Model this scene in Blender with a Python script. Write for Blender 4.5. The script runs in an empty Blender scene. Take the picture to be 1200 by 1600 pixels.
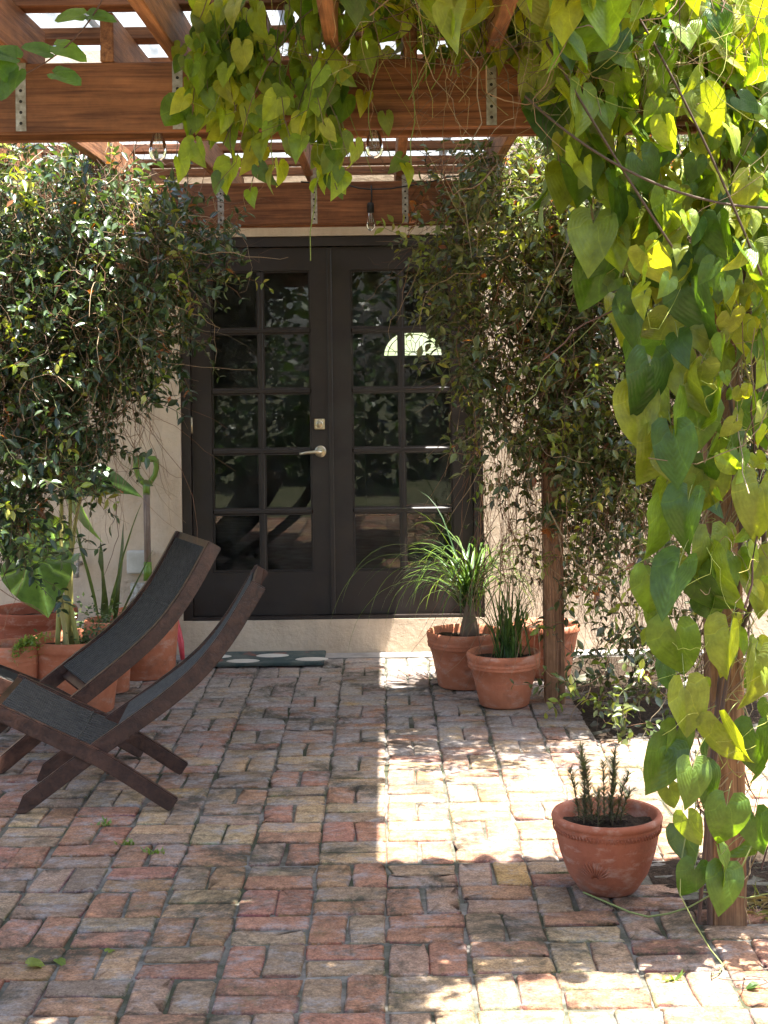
import bpy, bmesh, math, random
import numpy as np
from mathutils import Vector, Matrix
R = math.radians
sc = bpy.context.scene
col = sc.collection

# ------------------------------------------------------------------ camera, sky, sun, exposure
CAM_H, FPX, HOR = 1.62, 2400.0, 555.0           # eye height, focal length and horizon row for a 1200 x 1600 frame
ROLL = 0.75
cam = bpy.data.cameras.new('camera'); cam_o = bpy.data.objects.new('camera', cam); col.objects.link(cam_o)
cam.sensor_fit = 'VERTICAL'; cam.sensor_height = 36; cam.lens = FPX/1600*36
cam.shift_y = -(800-HOR)/1600
cam.clip_start = 0.05; cam.clip_end = 500
cam_o.matrix_world = Matrix.Translation((0, 0, CAM_H)) @ Matrix.Rotation(R(90), 4, 'X') @ Matrix.Rotation(R(-ROLL), 4, 'Z')
sc.camera = cam_o

SUN = Vector((0.235, -0.06, 1.0)).normalized()   # direction towards the sun: high, from the right and a little behind us
elev = math.asin(SUN.z); azim = math.atan2(SUN.x, SUN.y)
w = bpy.data.worlds.new('World'); sc.world = w; w.use_nodes = True
nt = w.node_tree
sky = nt.nodes.new('ShaderNodeTexSky'); sky.sky_type = 'NISHITA'; sky.sun_disc = False
sky.sun_elevation = elev; sky.sun_rotation = azim; sky.dust_density = 3.0; sky.air_density = 0.9
bg = nt.nodes['Background']; bg.inputs[1].default_value = 0.11
nt.links.new(sky.outputs[0], bg.inputs[0])
sun = bpy.data.lights.new('sun', 'SUN'); sun.energy = 5.0; sun.angle = R(0.53); sun.color = (1, .965, .90)
sun_o = bpy.data.objects.new('sun', sun); col.objects.link(sun_o)
sun_o.rotation_euler = SUN.to_track_quat('Z', 'Y').to_euler(); sun_o.location = (3, -3, 9)
sc.view_settings.view_transform = 'Standard'; sc.view_settings.look = 'None'
sc.view_settings.gamma = 1; sc.view_settings.exposure = 2.85; sc.view_settings.use_curve_mapping = False
sc.cycles.use_denoising = True
sc.cycles.max_bounces = 10; sc.cycles.transparent_max_bounces = 12
sc.cycles.diffuse_bounces = 5; sc.cycles.sample_clamp_indirect = 6

def at(x, y, Y):
    """a spot seen at photo pixel (x, y), Y metres away -> metres"""
    r = math.tan(R(ROLL))
    x2 = x - r*(y-HOR); y2 = y + r*(x-600)
    return Vector(((x2-600)*Y/FPX, Y, CAM_H-(y2-HOR)*Y/FPX))

# ------------------------------------------------------------------ helpers
class MB:
    def __init__(s): s.v = []; s.f = []; s.c = []; s.uv = []
    def add(s, vs, fs, c=None, uv=None):
        n = len(s.v); s.v.extend([tuple(p) for p in vs]); s.f.extend([tuple(i+n for i in q) for q in fs])
        s.c.extend(c if isinstance(c, list) else [c or (1, 1, 1)]*len(vs)); s.uv.extend(uv or [(0, 0)]*len(vs))
    def box(s, x0, x1, y0, y1, z0, z1, c=None):
        s.add([(x, y, z) for z in (z0, z1) for y in (y0, y1) for x in (x0, x1)],
              [(0, 2, 3, 1), (4, 5, 7, 6), (0, 1, 5, 4), (2, 6, 7, 3), (0, 4, 6, 2), (1, 3, 7, 5)], c)
    def tube(s, pts, r, n=6, c=None, cap=True):
        pts = [Vector(p) for p in pts]; m = len(pts)
        rs = r if isinstance(r, (list, tuple)) else [r]*m
        vs = []; ref = Vector((.31, .52, .8))
        for i, p in enumerate(pts):
            t = (pts[min(i+1, m-1)] - pts[max(i-1, 0)])
            if t.length < 1e-9: t = Vector((0, 0, 1))
            t.normalize(); a = t.cross(ref)
            if a.length < .05: a = t.cross(Vector((1, 0, 0)))
            a.normalize(); b = t.cross(a)
            for k in range(n):
                q = 2*math.pi*k/n; vs.append(p + (a*math.cos(q) + b*math.sin(q))*rs[i])
        fs = [(i*n+k, i*n+(k+1) % n, (i+1)*n+(k+1) % n, (i+1)*n+k) for i in range(m-1) for k in range(n)]
        if cap: fs += [tuple(range(n-1, -1, -1)), tuple((m-1)*n+k for k in range(n))]
        s.add(vs, fs, c)
    def lathe(s, prof, n=40, c=None, o=(0, 0, 0)):
        vs = [(o[0]+r*math.cos(2*math.pi*k/n), o[1]+r*math.sin(2*math.pi*k/n), o[2]+z) for r, z in prof for k in range(n)]
        fs = [(i*n+k, i*n+(k+1) % n, (i+1)*n+(k+1) % n, (i+1)*n+k) for i in range(len(prof)-1) for k in range(n)]
        s.add(vs, fs, c)
    def mesh(s, name, m, smooth=False):
        me = bpy.data.meshes.new(name); me.from_pydata(s.v, [], s.f)
        a = me.attributes.new('col', 'FLOAT_COLOR', 'POINT')
        cc = np.ones((len(s.v), 4), np.float32); cc[:, :3] = np.array(s.c, np.float32).reshape(-1, 3); a.data.foreach_set('color', cc.ravel())
        if any(u != (0, 0) for u in s.uv[:60]):
            l = me.uv_layers.new(name='uv'); ix = np.zeros(len(me.loops), np.int32); me.loops.foreach_get('vertex_index', ix)
            l.data.foreach_set('uv', np.array(s.uv, np.float32)[ix].ravel())
        if smooth: me.polygons.foreach_set('use_smooth', [True]*len(me.polygons))
        me.materials.append(m); me.update(); return me
    def build(s, name, m, parent=None, smooth=False):
        return link(name, s.mesh(name, m, smooth), parent)
def link(name, me, parent=None, M=None):
    o = bpy.data.objects.new(name, me); col.objects.link(o)
    if parent: o.parent = parent
    if M is not None: o.matrix_local = M
    return o
def cbox(name, m, parent, x0, x1, y0, y1, z0, z1, bev=.004, seg=1):
    bm = bmesh.new(); bmesh.ops.create_cube(bm, size=1)
    for v in bm.verts: v.co = ((x0+x1)/2+v.co.x*(x1-x0), (y0+y1)/2+v.co.y*(y1-y0), (z0+z1)/2+v.co.z*(z1-z0))
    bmesh.ops.bevel(bm, geom=bm.edges[:], offset=bev, segments=seg, affect='EDGES', profile=.6)
    me = bpy.data.meshes.new(name); bm.to_mesh(me); bm.free(); me.materials.append(m)
    return link(name, me, parent)
def tag(o, label=None, cat=None, group=None, kind=None):
    if label: o['label'] = label
    if cat: o['category'] = cat
    if group: o['group'] = group
    if kind: o['kind'] = kind
    return o
def thing(name, label, cat, loc=(0, 0, 0), rz=0, group=None):
    o = link(name, None); o.location = loc; o.rotation_euler = (0, 0, rz); return tag(o, label, cat, group)
def bez(p0, p1, p2, n=8):
    p0, p1, p2 = Vector(p0), Vector(p1), Vector(p2)
    return [p0*(1-t)**2 + p1*2*t*(1-t) + p2*t*t for t in [i/n for i in range(n+1)]]

# ------------------------------------------------------------------ materials
class NM:
    def __init__(s, name):
        s.m = bpy.data.materials.new(name); s.m.use_nodes = True; s.t = s.m.node_tree
        s.p = s.t.nodes['Principled BSDF']; s.out = s.t.nodes['Material Output']
    def n(s, kind, **kw):
        d = s.t.nodes.new('ShaderNode'+kind)
        for k, v in kw.items():
            if k.startswith('i_'):
                key = k[2:]; d.inputs[int(key) if key.isdigit() else key.replace('_', ' ')].default_value = v
            else: setattr(d, k, v)
        return d
    def l(s, a, b): s.t.links.new(a, b)
    def pos(s, scale=(1, 1, 1), obj=False):
        if obj: src = s.n('TexCoord').outputs['Object']
        else: src = s.n('NewGeometry').outputs['Position']
        mp = s.n('Mapping'); mp.inputs['Scale'].default_value = scale; s.l(src, mp.inputs[0]); return mp.outputs[0]
    def noise(s, vec, scale, detail=4, rough=.55, dist=0):
        d = s.n('TexNoise', i_Scale=scale, i_Detail=detail, i_Roughness=rough, i_Distortion=dist); s.l(vec, d.inputs['Vector']); return d.outputs['Fac']
    def ramp(s, fac, stops):
        d = s.n('ValToRGB'); e = d.color_ramp.elements
        while len(e) < len(stops): e.new(.5)
        for q, (p, c) in zip(e, stops):
            q.position = p; q.color = (c, c, c, 1) if isinstance(c, (int, float)) else (*c, 1)
        s.l(fac, d.inputs[0]); return d.outputs[0]
    def mix(s, fac, a, b, mode='MIX'):
        d = s.n('Mix', data_type='RGBA', blend_type=mode)
        for i, v in ((0, fac), (6, a), (7, b)):
            if isinstance(v, bpy.types.NodeSocket): s.l(v, d.inputs[i])
            else: d.inputs[i].default_value = v if isinstance(v, (int, float)) and i == 0 else ((*v, 1) if not isinstance(v, (int, float)) else (v, v, v, 1))
        return d.outputs[2]
    def math(s, op, a, b=0.5):
        d = s.n('Math', operation=op)
        for i, v in ((0, a), (1, b)):
            if isinstance(v, bpy.types.NodeSocket): s.l(v, d.inputs[i])
            else: d.inputs[i].default_value = v
        return d.outputs[0]
    def bump(s, h, strength=.4, dist=.01, to=None):
        d = s.n('Bump', i_Strength=strength, i_Distance=dist); s.l(h, d.inputs['Height']); s.l(d.outputs[0], (to or s.p).inputs['Normal']); return d.outputs[0]
    def attr(s, name='col'): return s.n('Attribute', attribute_name=name).outputs['Color']
    def base(s, c, rough=.8, spec=.3):
        if isinstance(c, bpy.types.NodeSocket): s.l(c, s.p.inputs['Base Color'])
        else: s.p.inputs['Base Color'].default_value = (*c, 1)
        if isinstance(rough, bpy.types.NodeSocket): s.l(rough, s.p.inputs['Roughness'])
        else: s.p.inputs['Roughness'].default_value = rough
        s.p.inputs['Specular IOR Level'].default_value = spec; return s.m

def mat_brick():
    k = NM('brick'); P = k.pos()
    c = k.attr()
    c = k.mix(k.ramp(k.noise(P, 28, 8, .7), [(.32, .0), (.68, 1)]), k.mix(1, c, (.52, .47, .42), 'MULTIPLY'), k.mix(1, c, (1.22, 1.18, 1.10), 'MULTIPLY'))
    c = k.mix(1, c, k.ramp(k.noise(P, 150, 5, .7), [(.34, .52), (.60, 1.12)]), 'MULTIPLY')
    pits = k.ramp(k.noise(k.pos((1, 1.7, 1)), 95, 4, .6), [(.63, 0), (.70, .75)])
    c = k.mix(pits, c, (.07, .055, .04))
    # cement haze smeared over the faces, heavier towards the house
    y = k.n('SeparateXYZ'); k.l(k.n('NewGeometry').outputs['Position'], y.inputs[0])
    far = k.n('MapRange', i_1=5.2, i_2=7.4, i_3=0.0, i_4=.13); k.l(y.outputs[1], far.inputs[0])
    sm = k.math('ADD', k.noise(k.pos((1, 1.5, 1)), 6.5, 12, .78), far.outputs[0])
    sm = k.ramp(sm, [(.50, 0), (.64, .78)])
    c = k.mix(sm, c, k.mix(k.ramp(k.noise(P, 70, 5), [(.35, 0), (.65, 1)]), (.21, .19, .175), (.37, .34, .315)))
    # black-green algae and moss in ragged patches
    al = k.ramp(k.noise(P, 2.7, 14, .8, .5), [(.51, 0), (.61, .85)])
    c = k.mix(al, c, (.050, .046, .028))
    mo = k.ramp(k.noise(P, 6.3, 10, .78), [(.57, 0), (.69, .55)])
    c = k.mix(mo, c, (.15, .13, .04))
    h = k.math('ADD', k.math('MULTIPLY', k.noise(P, 75, 8, .72), 1.0), k.math('MULTIPLY', k.noise(k.pos((1, 1.6, 1)), 20, 4), .9))
    h = k.math('SUBTRACT', h, k.math('MULTIPLY', pits, .35))
    k.bump(h, 1.0, .012)
    return k.base(c, .88, .25)
def mat_sand():
    k = NM('joint_mortar'); P = k.pos()
    c = k.mix(k.ramp(k.noise(P, 14, 6, .7), [(.3, 0), (.7, 1)]), (.07, .062, .05), (.22, .20, .175))
    c = k.mix(k.ramp(k.noise(P, 2.6, 8, .7), [(.43, 0), (.58, .9)]), c, (.036, .040, .020))
    k.bump(k.noise(P, 90, 5), .8, .008)
    return k.base(c, .95, .15)
def mat_wood(name, axis, c0, c1, rough=.6, sc_=1.0, spec=.3):
    k = NM(name); s = [22*sc_]*3; s[axis] = 1.1*sc_
    P = k.pos(tuple(s)); g = k.noise(P, 2.2, 6, .65, .5)
    fine = k.noise(k.pos(tuple(v*4.2 if i != axis else v*2 for i, v in enumerate(s))), 2.0, 4)
    f = k.math('ADD', k.math('MULTIPLY', g, .7), k.math('MULTIPLY', fine, .3))
    c = k.mix(k.ramp(f, [(.38, 0), (.60, 1)]), c0, c1)
    big = k.ramp(k.noise(k.pos(), 3.4, 7, .7), [(.3, .5), (.7, 1.2)])
    c = k.mix(1, c, big, 'MULTIPLY')
    k.bump(f, .7, .006)
    return k.base(c, rough, spec)
def mat_stucco():
    k = NM('stucco'); P = k.pos()
    c = k.mix(k.ramp(k.noise(P, 3.2, 6, .65), [(.3, 0), (.7, 1)]), (.44, .335, .235), (.60, .475, .345))
    st = k.ramp(k.noise(k.pos((3.5, 3.5, .7)), 2.4, 6, .7), [(.50, 0), (.75, .4)])
    c = k.mix(st, c, (.30, .235, .17))
    h = k.math('ADD', k.noise(P, 38, 6, .7), k.math('MULTIPLY', k.noise(P, 7, 4), 1.2))
    k.bump(h, .55, .012)
    return k.base(c, .92, .15)
def mat_paint(name, c0, c1, rough=.45, scale=6, bump=.1):
    k = NM(name); P = k.pos()
    c = k.mix(k.ramp(k.noise(P, scale, 6, .65), [(.35, 0), (.7, 1)]), c0, c1)
    k.bump(k.noise(P, scale*12, 4), bump, .002)
    rr = k.ramp(k.noise(P, scale*1.7, 4), [(.3, rough-.12), (.7, rough+.15)])
    return k.base(c, rr, .4)
def mat_terra(name, tint=(1, 1, 1)):
    k = NM(name); P = k.pos()
    a = tuple(v*t for v, t in zip((.34, .105, .048), tint)); b = tuple(v*t for v, t in zip((.50, .185, .095), tint))
    c = k.mix(k.ramp(k.noise(P, 6, 6, .65), [(.3, 0), (.7, 1)]), a, b)
    c = k.mix(k.ramp(k.noise(k.pos((1, 1, 2.2)), 11, 7, .7), [(.52, 0), (.72, .6)]), c, (.50, .36, .28))
    c = k.mix(k.ramp(k.noise(P, 4.3, 6, .7), [(.52, 0), (.70, .65)]), c, (.11, .06, .04))
    h = k.math('ADD', k.noise(P, 120, 4), k.math('MULTIPLY', k.noise(k.pos((.4, .4, 9)), 12, 3), .6))
    k.bump(h, .35, .004)
    return k.base(c, .8, .25)
def mat_soil():
    k = NM('soil'); P = k.pos()
    c = k.mix(k.ramp(k.noise(P, 60, 6, .7), [(.35, 0), (.72, 1)]), (.018, .013, .009), (.085, .06, .04))
    k.bump(k.noise(P, 45, 6, .7), 1, .03)
    return k.base(c, .95, .1)
def mat_leaf(name, trans=.4, rough=.4, tcol=(1.9, 1.7, .45), spec=.5, veins=None, vs=.5, vc=((.25, .5), (.5, 0)), vm=1.7):
    k = NM(name); c = k.attr()
    v = k.ramp(k.noise(k.pos(), 22, 6, .7), [(.3, .62), (.7, 1.28)])
    c = k.mix(1, c, v, 'MULTIPLY')
    if veins:
        uv = k.n('UVMap', uv_map='uv'); sx = k.n('SeparateXYZ'); k.l(uv.outputs[0], sx.inputs[0])
        rib = k.math('ABSOLUTE', k.math('SINE', k.math('MULTIPLY', sx.outputs[0], math.pi*veins[0])), 0)
        rib = k.math('POWER', rib, .35)                           # sharp furrows along the palmate veins
        rp = k.math('SINE', k.math('ADD', k.math('MULTIPLY', sx.outputs[1], veins[1]), k.math('MULTIPLY', rib, 2.2)), 0)
        h = k.math('ADD', rib, k.math('MULTIPLY', rp, .14))
        k.bump(h, vs, .012)
        c = k.mix(k.ramp(rib, list(vc)), c, k.mix(1, c, (vm, vm*.92, vm*.9), 'MULTIPLY'))
    k.base(c, rough, spec)
    tr = k.n('BsdfTranslucent'); k.l(k.mix(1, c, tcol, 'MULTIPLY'), tr.inputs['Color'])
    mx = k.n('MixShader'); mx.inputs[0].default_value = trans
    k.l(k.p.outputs[0], mx.inputs[1]); k.l(tr.outputs[0], mx.inputs[2]); k.l(mx.outputs[0], k.out.inputs[0])
    return k.m
def mat_plain(name, rough=.7, c=None, spec=.3, metal=0):
    k = NM(name); k.base(c if c else k.attr(), rough, spec); k.p.inputs['Metallic'].default_value = metal
    return k.m
def mat_galv():
    k = NM('galvanised_metal'); P = k.pos()
    c = k.mix(k.ramp(k.noise(P, 55, 5), [(.35, 0), (.7, 1)]), (.20, .17, .13), (.42, .39, .34))
    k.p.inputs['Metallic'].default_value = .55
    return k.base(c, .5, .5)
def mat_glass(name, rough=.0, tint=(.78, .82, .80), mud=.05):
    k = NM(name); t = k.t
    tr = k.n('BsdfTransparent'); tr.inputs[0].default_value = (*tint, 1)
    gl = k.n('BsdfGlossy'); gl.inputs['Roughness'].default_value = rough
    fr = k.n('Fresnel'); fr.inputs[0].default_value = 1.5
    m1 = k.n('MixShader'); k.l(fr.outputs[0], m1.inputs[0]); k.l(tr.outputs[0], m1.inputs[1]); k.l(gl.outputs[0], m1.inputs[2])
    df = k.n('BsdfDiffuse'); df.inputs[0].default_value = (.30, .30, .26, 1)
    m2 = k.n('MixShader'); k.l(k.ramp(k.noise(k.pos((2, 2, 1)), 5, 6, .7), [(.4, mud*.3), (.75, mud*1.8)]), m2.inputs[0])
    k.l(m1.outputs[0], m2.inputs[1]); k.l(df.outputs[0], m2.inputs[2]); k.l(m2.outputs[0], k.out.inputs[0])
    return k.m
def mat_sheet():
    k = NM('corrugated_sheet'); P = k.pos()
    c = k.mix(k.ramp(k.noise(k.pos((1, .25, 1)), 9, 6, .7), [(.35, 0), (.7, 1)]), (.17, .19, .20), (.40, .43, .45))
    k.base(c, .35, .5)
    tr = k.n('BsdfTranslucent'); k.l(c, tr.inputs[0])
    mx = k.n('MixShader'); mx.inputs[0].default_value = .35
    k.l(k.p.outputs[0], mx.inputs[1]); k.l(tr.outputs[0], mx.inputs[2]); k.l(mx.outputs[0], k.out.inputs[0])
    return k.m
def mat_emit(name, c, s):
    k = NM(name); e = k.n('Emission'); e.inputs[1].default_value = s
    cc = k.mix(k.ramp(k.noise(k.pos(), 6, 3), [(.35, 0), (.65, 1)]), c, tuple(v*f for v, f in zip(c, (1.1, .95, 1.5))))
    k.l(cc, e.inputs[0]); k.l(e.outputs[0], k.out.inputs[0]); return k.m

M = dict(
    brick=mat_brick(), sand=mat_sand(), stucco=mat_stucco(), soil=mat_soil(),
    woodX=mat_wood('cedar_along_x', 0, (.105, .036, .013), (.27, .108, .042)),
    woodY=mat_wood('cedar_along_y', 1, (.13, .048, .018), (.33, .145, .058)),
    woodZ=mat_wood('cedar_post', 2, (.11, .048, .022), (.36, .19, .095), .8),
    chair=mat_wood('dark_oiled_teak', 1, (.028, .012, .008), (.075, .033, .020), .42, .5, .45),
    rope=mat_paint('black_cord', (.022, .021, .018), (.046, .043, .036), .7, 40),
    door=mat_paint('dark_brown_door_paint', (.015, .010, .0075), (.026, .0175, .0125), .45, 5),
    terra=mat_terra('terracotta'), terra2=mat_terra('terracotta_shaded', (.70, .66, .70)), terra3=mat_terra('terracotta_dark', (.62, .5, .5)),  # terra2 carries the shade round the front pot in its darker tint
    galv=mat_galv(), brass=mat_plain('satin_brass', .33, (.52, .44, .30), .5, .85),
    glass=mat_glass('door_glass', .012), bulb=mat_glass('bulb_glass', .02, (.92, .92, .9), .06), sheet=mat_sheet(),
    jas=mat_leaf('glossy_small_leaf', .28, .30, (1.9, 1.8, .5), .6),
    heart=mat_leaf('heart_leaf', .46, .42, (2.3, 2.0, .28), .5, (3.5, 46), .22),
    strap=mat_leaf('strap_leaf', .35, .4, (2.0, 1.8, .5), .5),
    taro=mat_leaf('elephant_ear_leaf', .35, .34, (2.0, 1.8, .4), .55, (8, 5), 1.0, ((.45, 1), (.8, 0)), 3.2),
    stem=mat_plain('stem', .75), plastic=mat_plain('plastic', .45), dark=mat_plain('dark_void', .9, (.02, .018, .016)),
    black=mat_plain('black_rubber', .6, (.02, .02, .02)), green=mat_paint('green_plastic', (.085, .15, .014), (.125, .20, .02), .4, 20),
    red=mat_paint('red_plastic', (.45, .04, .05), (.55, .07, .075), .4, 20), boxgrey=mat_paint('weathered_box', (.40, .37, .31), (.52, .49, .42), .6, 14),
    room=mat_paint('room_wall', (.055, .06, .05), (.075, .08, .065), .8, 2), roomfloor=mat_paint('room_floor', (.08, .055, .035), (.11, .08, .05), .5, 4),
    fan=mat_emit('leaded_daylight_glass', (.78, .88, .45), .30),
    lawn=mat_paint('earth_and_grass', (.045, .06, .02), (.11, .10, .05), .95, 3),
)

# ------------------------------------------------------------------ setting: ground, patio, bricks
rng = random.Random(7)
g = MB(); g.add([(-90, -90, -.06), (90, -90, -.06), (90, 90, -.06), (-90, 90, -.06)], [(0, 1, 2, 3)])
tag(g.build('ground', M['lawn']), kind='structure')
WALL_Y = 8.36
BEDS = [(.80, 2.2, 4.43, 4.98), (.86, 2.2, 6.45, 8.2)]       # soil openings round the posts
pat = MB(); pat.box(-3.6, 3.4, .6, WALL_Y-.003, -.055, -.0075)
patio = tag(pat.build('patio', M['sand']), kind='structure')
cs = MB(); cs.box(-3.6, 3.4, 8.222, WALL_Y-.004, -.05, .004)
tag(cs.build('concrete_strip', mat_paint('cement_strip', (.19, .175, .155), (.31, .285, .255), .85, 9, .5)), kind='structure')
MOD, RY0 = .221, 4.46                                          # basket weave module; a joint row lies at RY0
BL, BW = .214, .1035
PAL = [((.36, .175, .105), 7), ((.31, .140, .090), 6), ((.37, .205, .115), 8), ((.38, .255, .14), 6), ((.34, .245, .155), 5),
       ((.27, .185, .125), 5), ((.31, .215, .145), 5), ((.23, .175, .125), 3), ((.42, .25, .10), 3)]
def brick_geo(r, c):
    """worn brick lying along x: chipped outline, rolled edge, slightly crowned face"""
    n = 14; vs = []; hx, hy = BL/2, BW/2
    out = []
    for k in range(n):
        a = 2*math.pi*(k+.5)/n; ca, sa = math.cos(a), math.sin(a); e = r.uniform(.09, .20)
        px, py = math.copysign(abs(ca)**e, ca)*hx, math.copysign(abs(sa)**e, sa)*hy
        out.append((px + r.gauss(0, .0026) - (.012*math.copysign(1, ca) if r.random() < .05 else 0), py + r.gauss(0, .0026)))
    ins = [r.uniform(.003, .009) for _ in out]
    for (x, y), i in zip(out, ins):
        vs.append((x*(1-i/hx*1.1), y*(1-i/hy), r.gauss(0, .0011)))
    for (x, y) in out: vs.append((x, y, -r.uniform(.002, .006)))
    for (x, y) in out: vs.append((x, y, -.05))
    vs.append((0, 0, r.uniform(.0, .0015)))
    fs = [(3*n, k, (k+1) % n) for k in range(n)]
    for j in (0, 1): fs += [(j*n+k, (j+1)*n+k, (j+1)*n+(k+1) % n, j*n+(k+1) % n) for k in range(n)]
    cc = [c]*n + [tuple(v*r.uniform(.4, .75) for v in c) for _ in range(n)] + [tuple(v*.4 for v in c)]*n + [c]   # grime ground into the arrises
    return vs, fs, cc
def pick():
    t = rng.uniform(0, sum(w_ for _, w_ in PAL))
    for c, w_ in PAL:
        t -= w_
        if t <= 0: break
    f = rng.uniform(.85, 1.15)*1.12; return tuple((.84*v+.16*m_)*f*rng.uniform(.96, 1.04) for v, m_ in zip(c, (.33, .225, .162)))
variants = []
for i in range(60):
    c = pick(); vs, fs, cc = brick_geo(rng, c); b = MB(); b.add(vs, fs, cc); variants.append((b, b.mesh('brick', M['brick'], True)))
spots = []
for j in range(-18, 18):
    for i in range(-17, 16):
        x0, y0 = i*MOD-.012, RY0+j*MOD
        if y0 < .6 or y0+MOD > WALL_Y-.14: continue
        if i in (-17,) or x0+MOD > 3.4 or x0 < -3.6: continue
        up = (i+j) % 2 == 0
        for h in (0, 1):
            if up: cx, cy, rz = x0+MOD*(.25+.5*h), y0+MOD/2, math.pi/2
            else: cx, cy, rz = x0+MOD/2, y0+MOD*(.25+.5*h), 0
            if any(a < cx < b and c < cy < d for a, b, c, d in BEDS): continue
            spots.append((cx, cy, rz))
def in_view(s):
    x = 600+s[0]*FPX/s[1]; y = HOR+CAM_H*FPX/s[1]
    return -40 < x < 1240 and y < 1650
vis = sorted([s for s in spots if in_view(s)], key=lambda s: s[1])
near = vis[:300]; nearset = set(near)
rest = MB()
for s in spots:
    mb, me = variants[rng.randrange(60)]
    rz = s[2] + rng.choice((0, math.pi)) + rng.gauss(0, .018)
    sink = -rng.random()**3*.006
    T = Matrix.Translation((s[0]+rng.gauss(0, .0022), s[1]+rng.gauss(0, .0022), .001+sink)) @ Matrix.Rotation(rz, 4, 'Z') @ Matrix.Rotation(rng.gauss(0, .010), 4, 'X') @ Matrix.Rotation(rng.gauss(0, .008), 4, 'Y')
    if s in nearset: link('brick', me, patio, T)
    else: rest.add([T @ Vector(v) for v in mb.v], mb.f, list(mb.c))
tag(rest.build('brick', M['brick'], patio, True), kind='stuff')
bed = MB()
for a, b, c, d in BEDS:                                        # crumbly soil filling the openings
    nx, ny = 26, 26; base = len(bed.v)
    vs = [(a+(b-a)*i/nx, c+(d-c)*j/ny, -.004 + (rng.gauss(0, .006) if 0 < i < nx and 0 < j < ny else -.002)) for j in range(ny+1) for i in range(nx+1)]
    bed.add(vs, [(j*(nx+1)+i, j*(nx+1)+i+1, (j+1)*(nx+1)+i+1, (j+1)*(nx+1)+i) for j in range(ny) for i in range(nx)])
tag(bed.build('soil_bed', M['soil'], None, True), kind='structure')

# ------------------------------------------------------------------ house wall, dark room, french door
DX0, DX1, DZ0, DZ1 = -1.112, .532, .185, 2.275                # opening in the wall
house = thing('house', 'tan stucco house wall around the dark double door', 'house', (0, WALL_Y, 0))
wl = MB(); xs = [-5.5, DX0, DX1, 5.0]; zs = [-.05, DZ0, DZ1, 3.3]; T = .2
for i in range(3):
    for j in range(3):
        if (i, j) == (1, 1): continue
        for yy, fl in ((0, 0), (T, 1)):
            q = [(xs[i], yy, zs[j]), (xs[i+1], yy, zs[j]), (xs[i+1], yy, zs[j+1]), (xs[i], yy, zs[j+1])]
            wl.add(q, [(0, 1, 2, 3) if not fl else (3, 2, 1, 0)])
wl.add([(DX0, 0, DZ0), (DX0, T, DZ0), (DX0, T, DZ1), (DX0, 0, DZ1)], [(0, 1, 2, 3)])
wl.add([(DX1, 0, DZ0), (DX1, 0, DZ1), (DX1, T, DZ1), (DX1, T, DZ0)], [(0, 1, 2, 3)])
wl.add([(DX0, 0, DZ1), (DX0, T, DZ1), (DX1, T, DZ1), (DX1, 0, DZ1)], [(0, 1, 2, 3)])
wl.add([(DX0, 0, DZ0), (DX1, 0, DZ0), (DX1, T, DZ0), (DX0, T, DZ0)], [(0, 1, 2, 3)])
wl.add([(xs[0], 0, 3.3), (xs[3], 0, 3.3), (xs[3], T, 3.3), (xs[0], T, 3.3)], [(0, 1, 2, 3)])
wl.build('wall', M['stucco'], house)
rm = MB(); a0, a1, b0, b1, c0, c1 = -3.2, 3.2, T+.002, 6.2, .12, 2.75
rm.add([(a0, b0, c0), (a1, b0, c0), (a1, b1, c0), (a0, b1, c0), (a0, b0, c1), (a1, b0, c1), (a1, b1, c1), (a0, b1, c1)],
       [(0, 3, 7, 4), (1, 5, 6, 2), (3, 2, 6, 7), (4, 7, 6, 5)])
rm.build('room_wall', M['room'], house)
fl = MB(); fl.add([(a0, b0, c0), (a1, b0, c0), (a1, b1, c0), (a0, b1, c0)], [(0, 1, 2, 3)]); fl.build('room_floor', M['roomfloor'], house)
for p in [(225, 628), (258, 655), (262, 772), (262, 980), (238, 868), (770, 610), (262, 690)]:  # anchor holes
    q = at(p[0]+3, p[1], WALL_Y); m_ = MB(); m_.lathe([(.0, -.004), (.007, -.004), (.006, 0.0)], 8); o = m_.build('anchor_hole', M['dark'], house)
    o.location = (q.x, -.001, q.z); o.rotation_euler = (R(90), 0, 0)
# front door across the room with its half-round leaded light
FY = WALL_Y+6.05
fd = thing('front_door', 'dark front door across the room seen through the glass', 'door', (.272, FY, .12))
cbox('door_slab', M['door'], fd, -.46, .46, 0, .05, 0, 2.05)
fr_, fz = .275, 1.492
gm = MB(); n = 24
gm.add([(0, -.012, fz)]+[(fr_*math.cos(math.pi*k/n), -.012, fz+fr_*.85*math.sin(math.pi*k/n)) for k in range(n+1)], [(0, k+2, k+1) for k in range(n)])
fan = gm.build('fanlight', M['fan'], fd)
ld = MB()
def arc(rr, lo=0, hi=math.pi, m=16): return [(rr*math.cos(lo+(hi-lo)*k/m), -.016, fz+rr*.85*math.sin(lo+(hi-lo)*k/m)) for k in range(m+1)]
for rr in (fr_, fr_*.86, fr_*.14): ld.tube(arc(rr), .0045, 4)
ld.tube([(-fr_, -.016, fz), (fr_, -.016, fz)], .005, 4); ld.tube([(-fr_, -.016, fz+.04), (fr_, -.016, fz+.04)], .003, 4)
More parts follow.
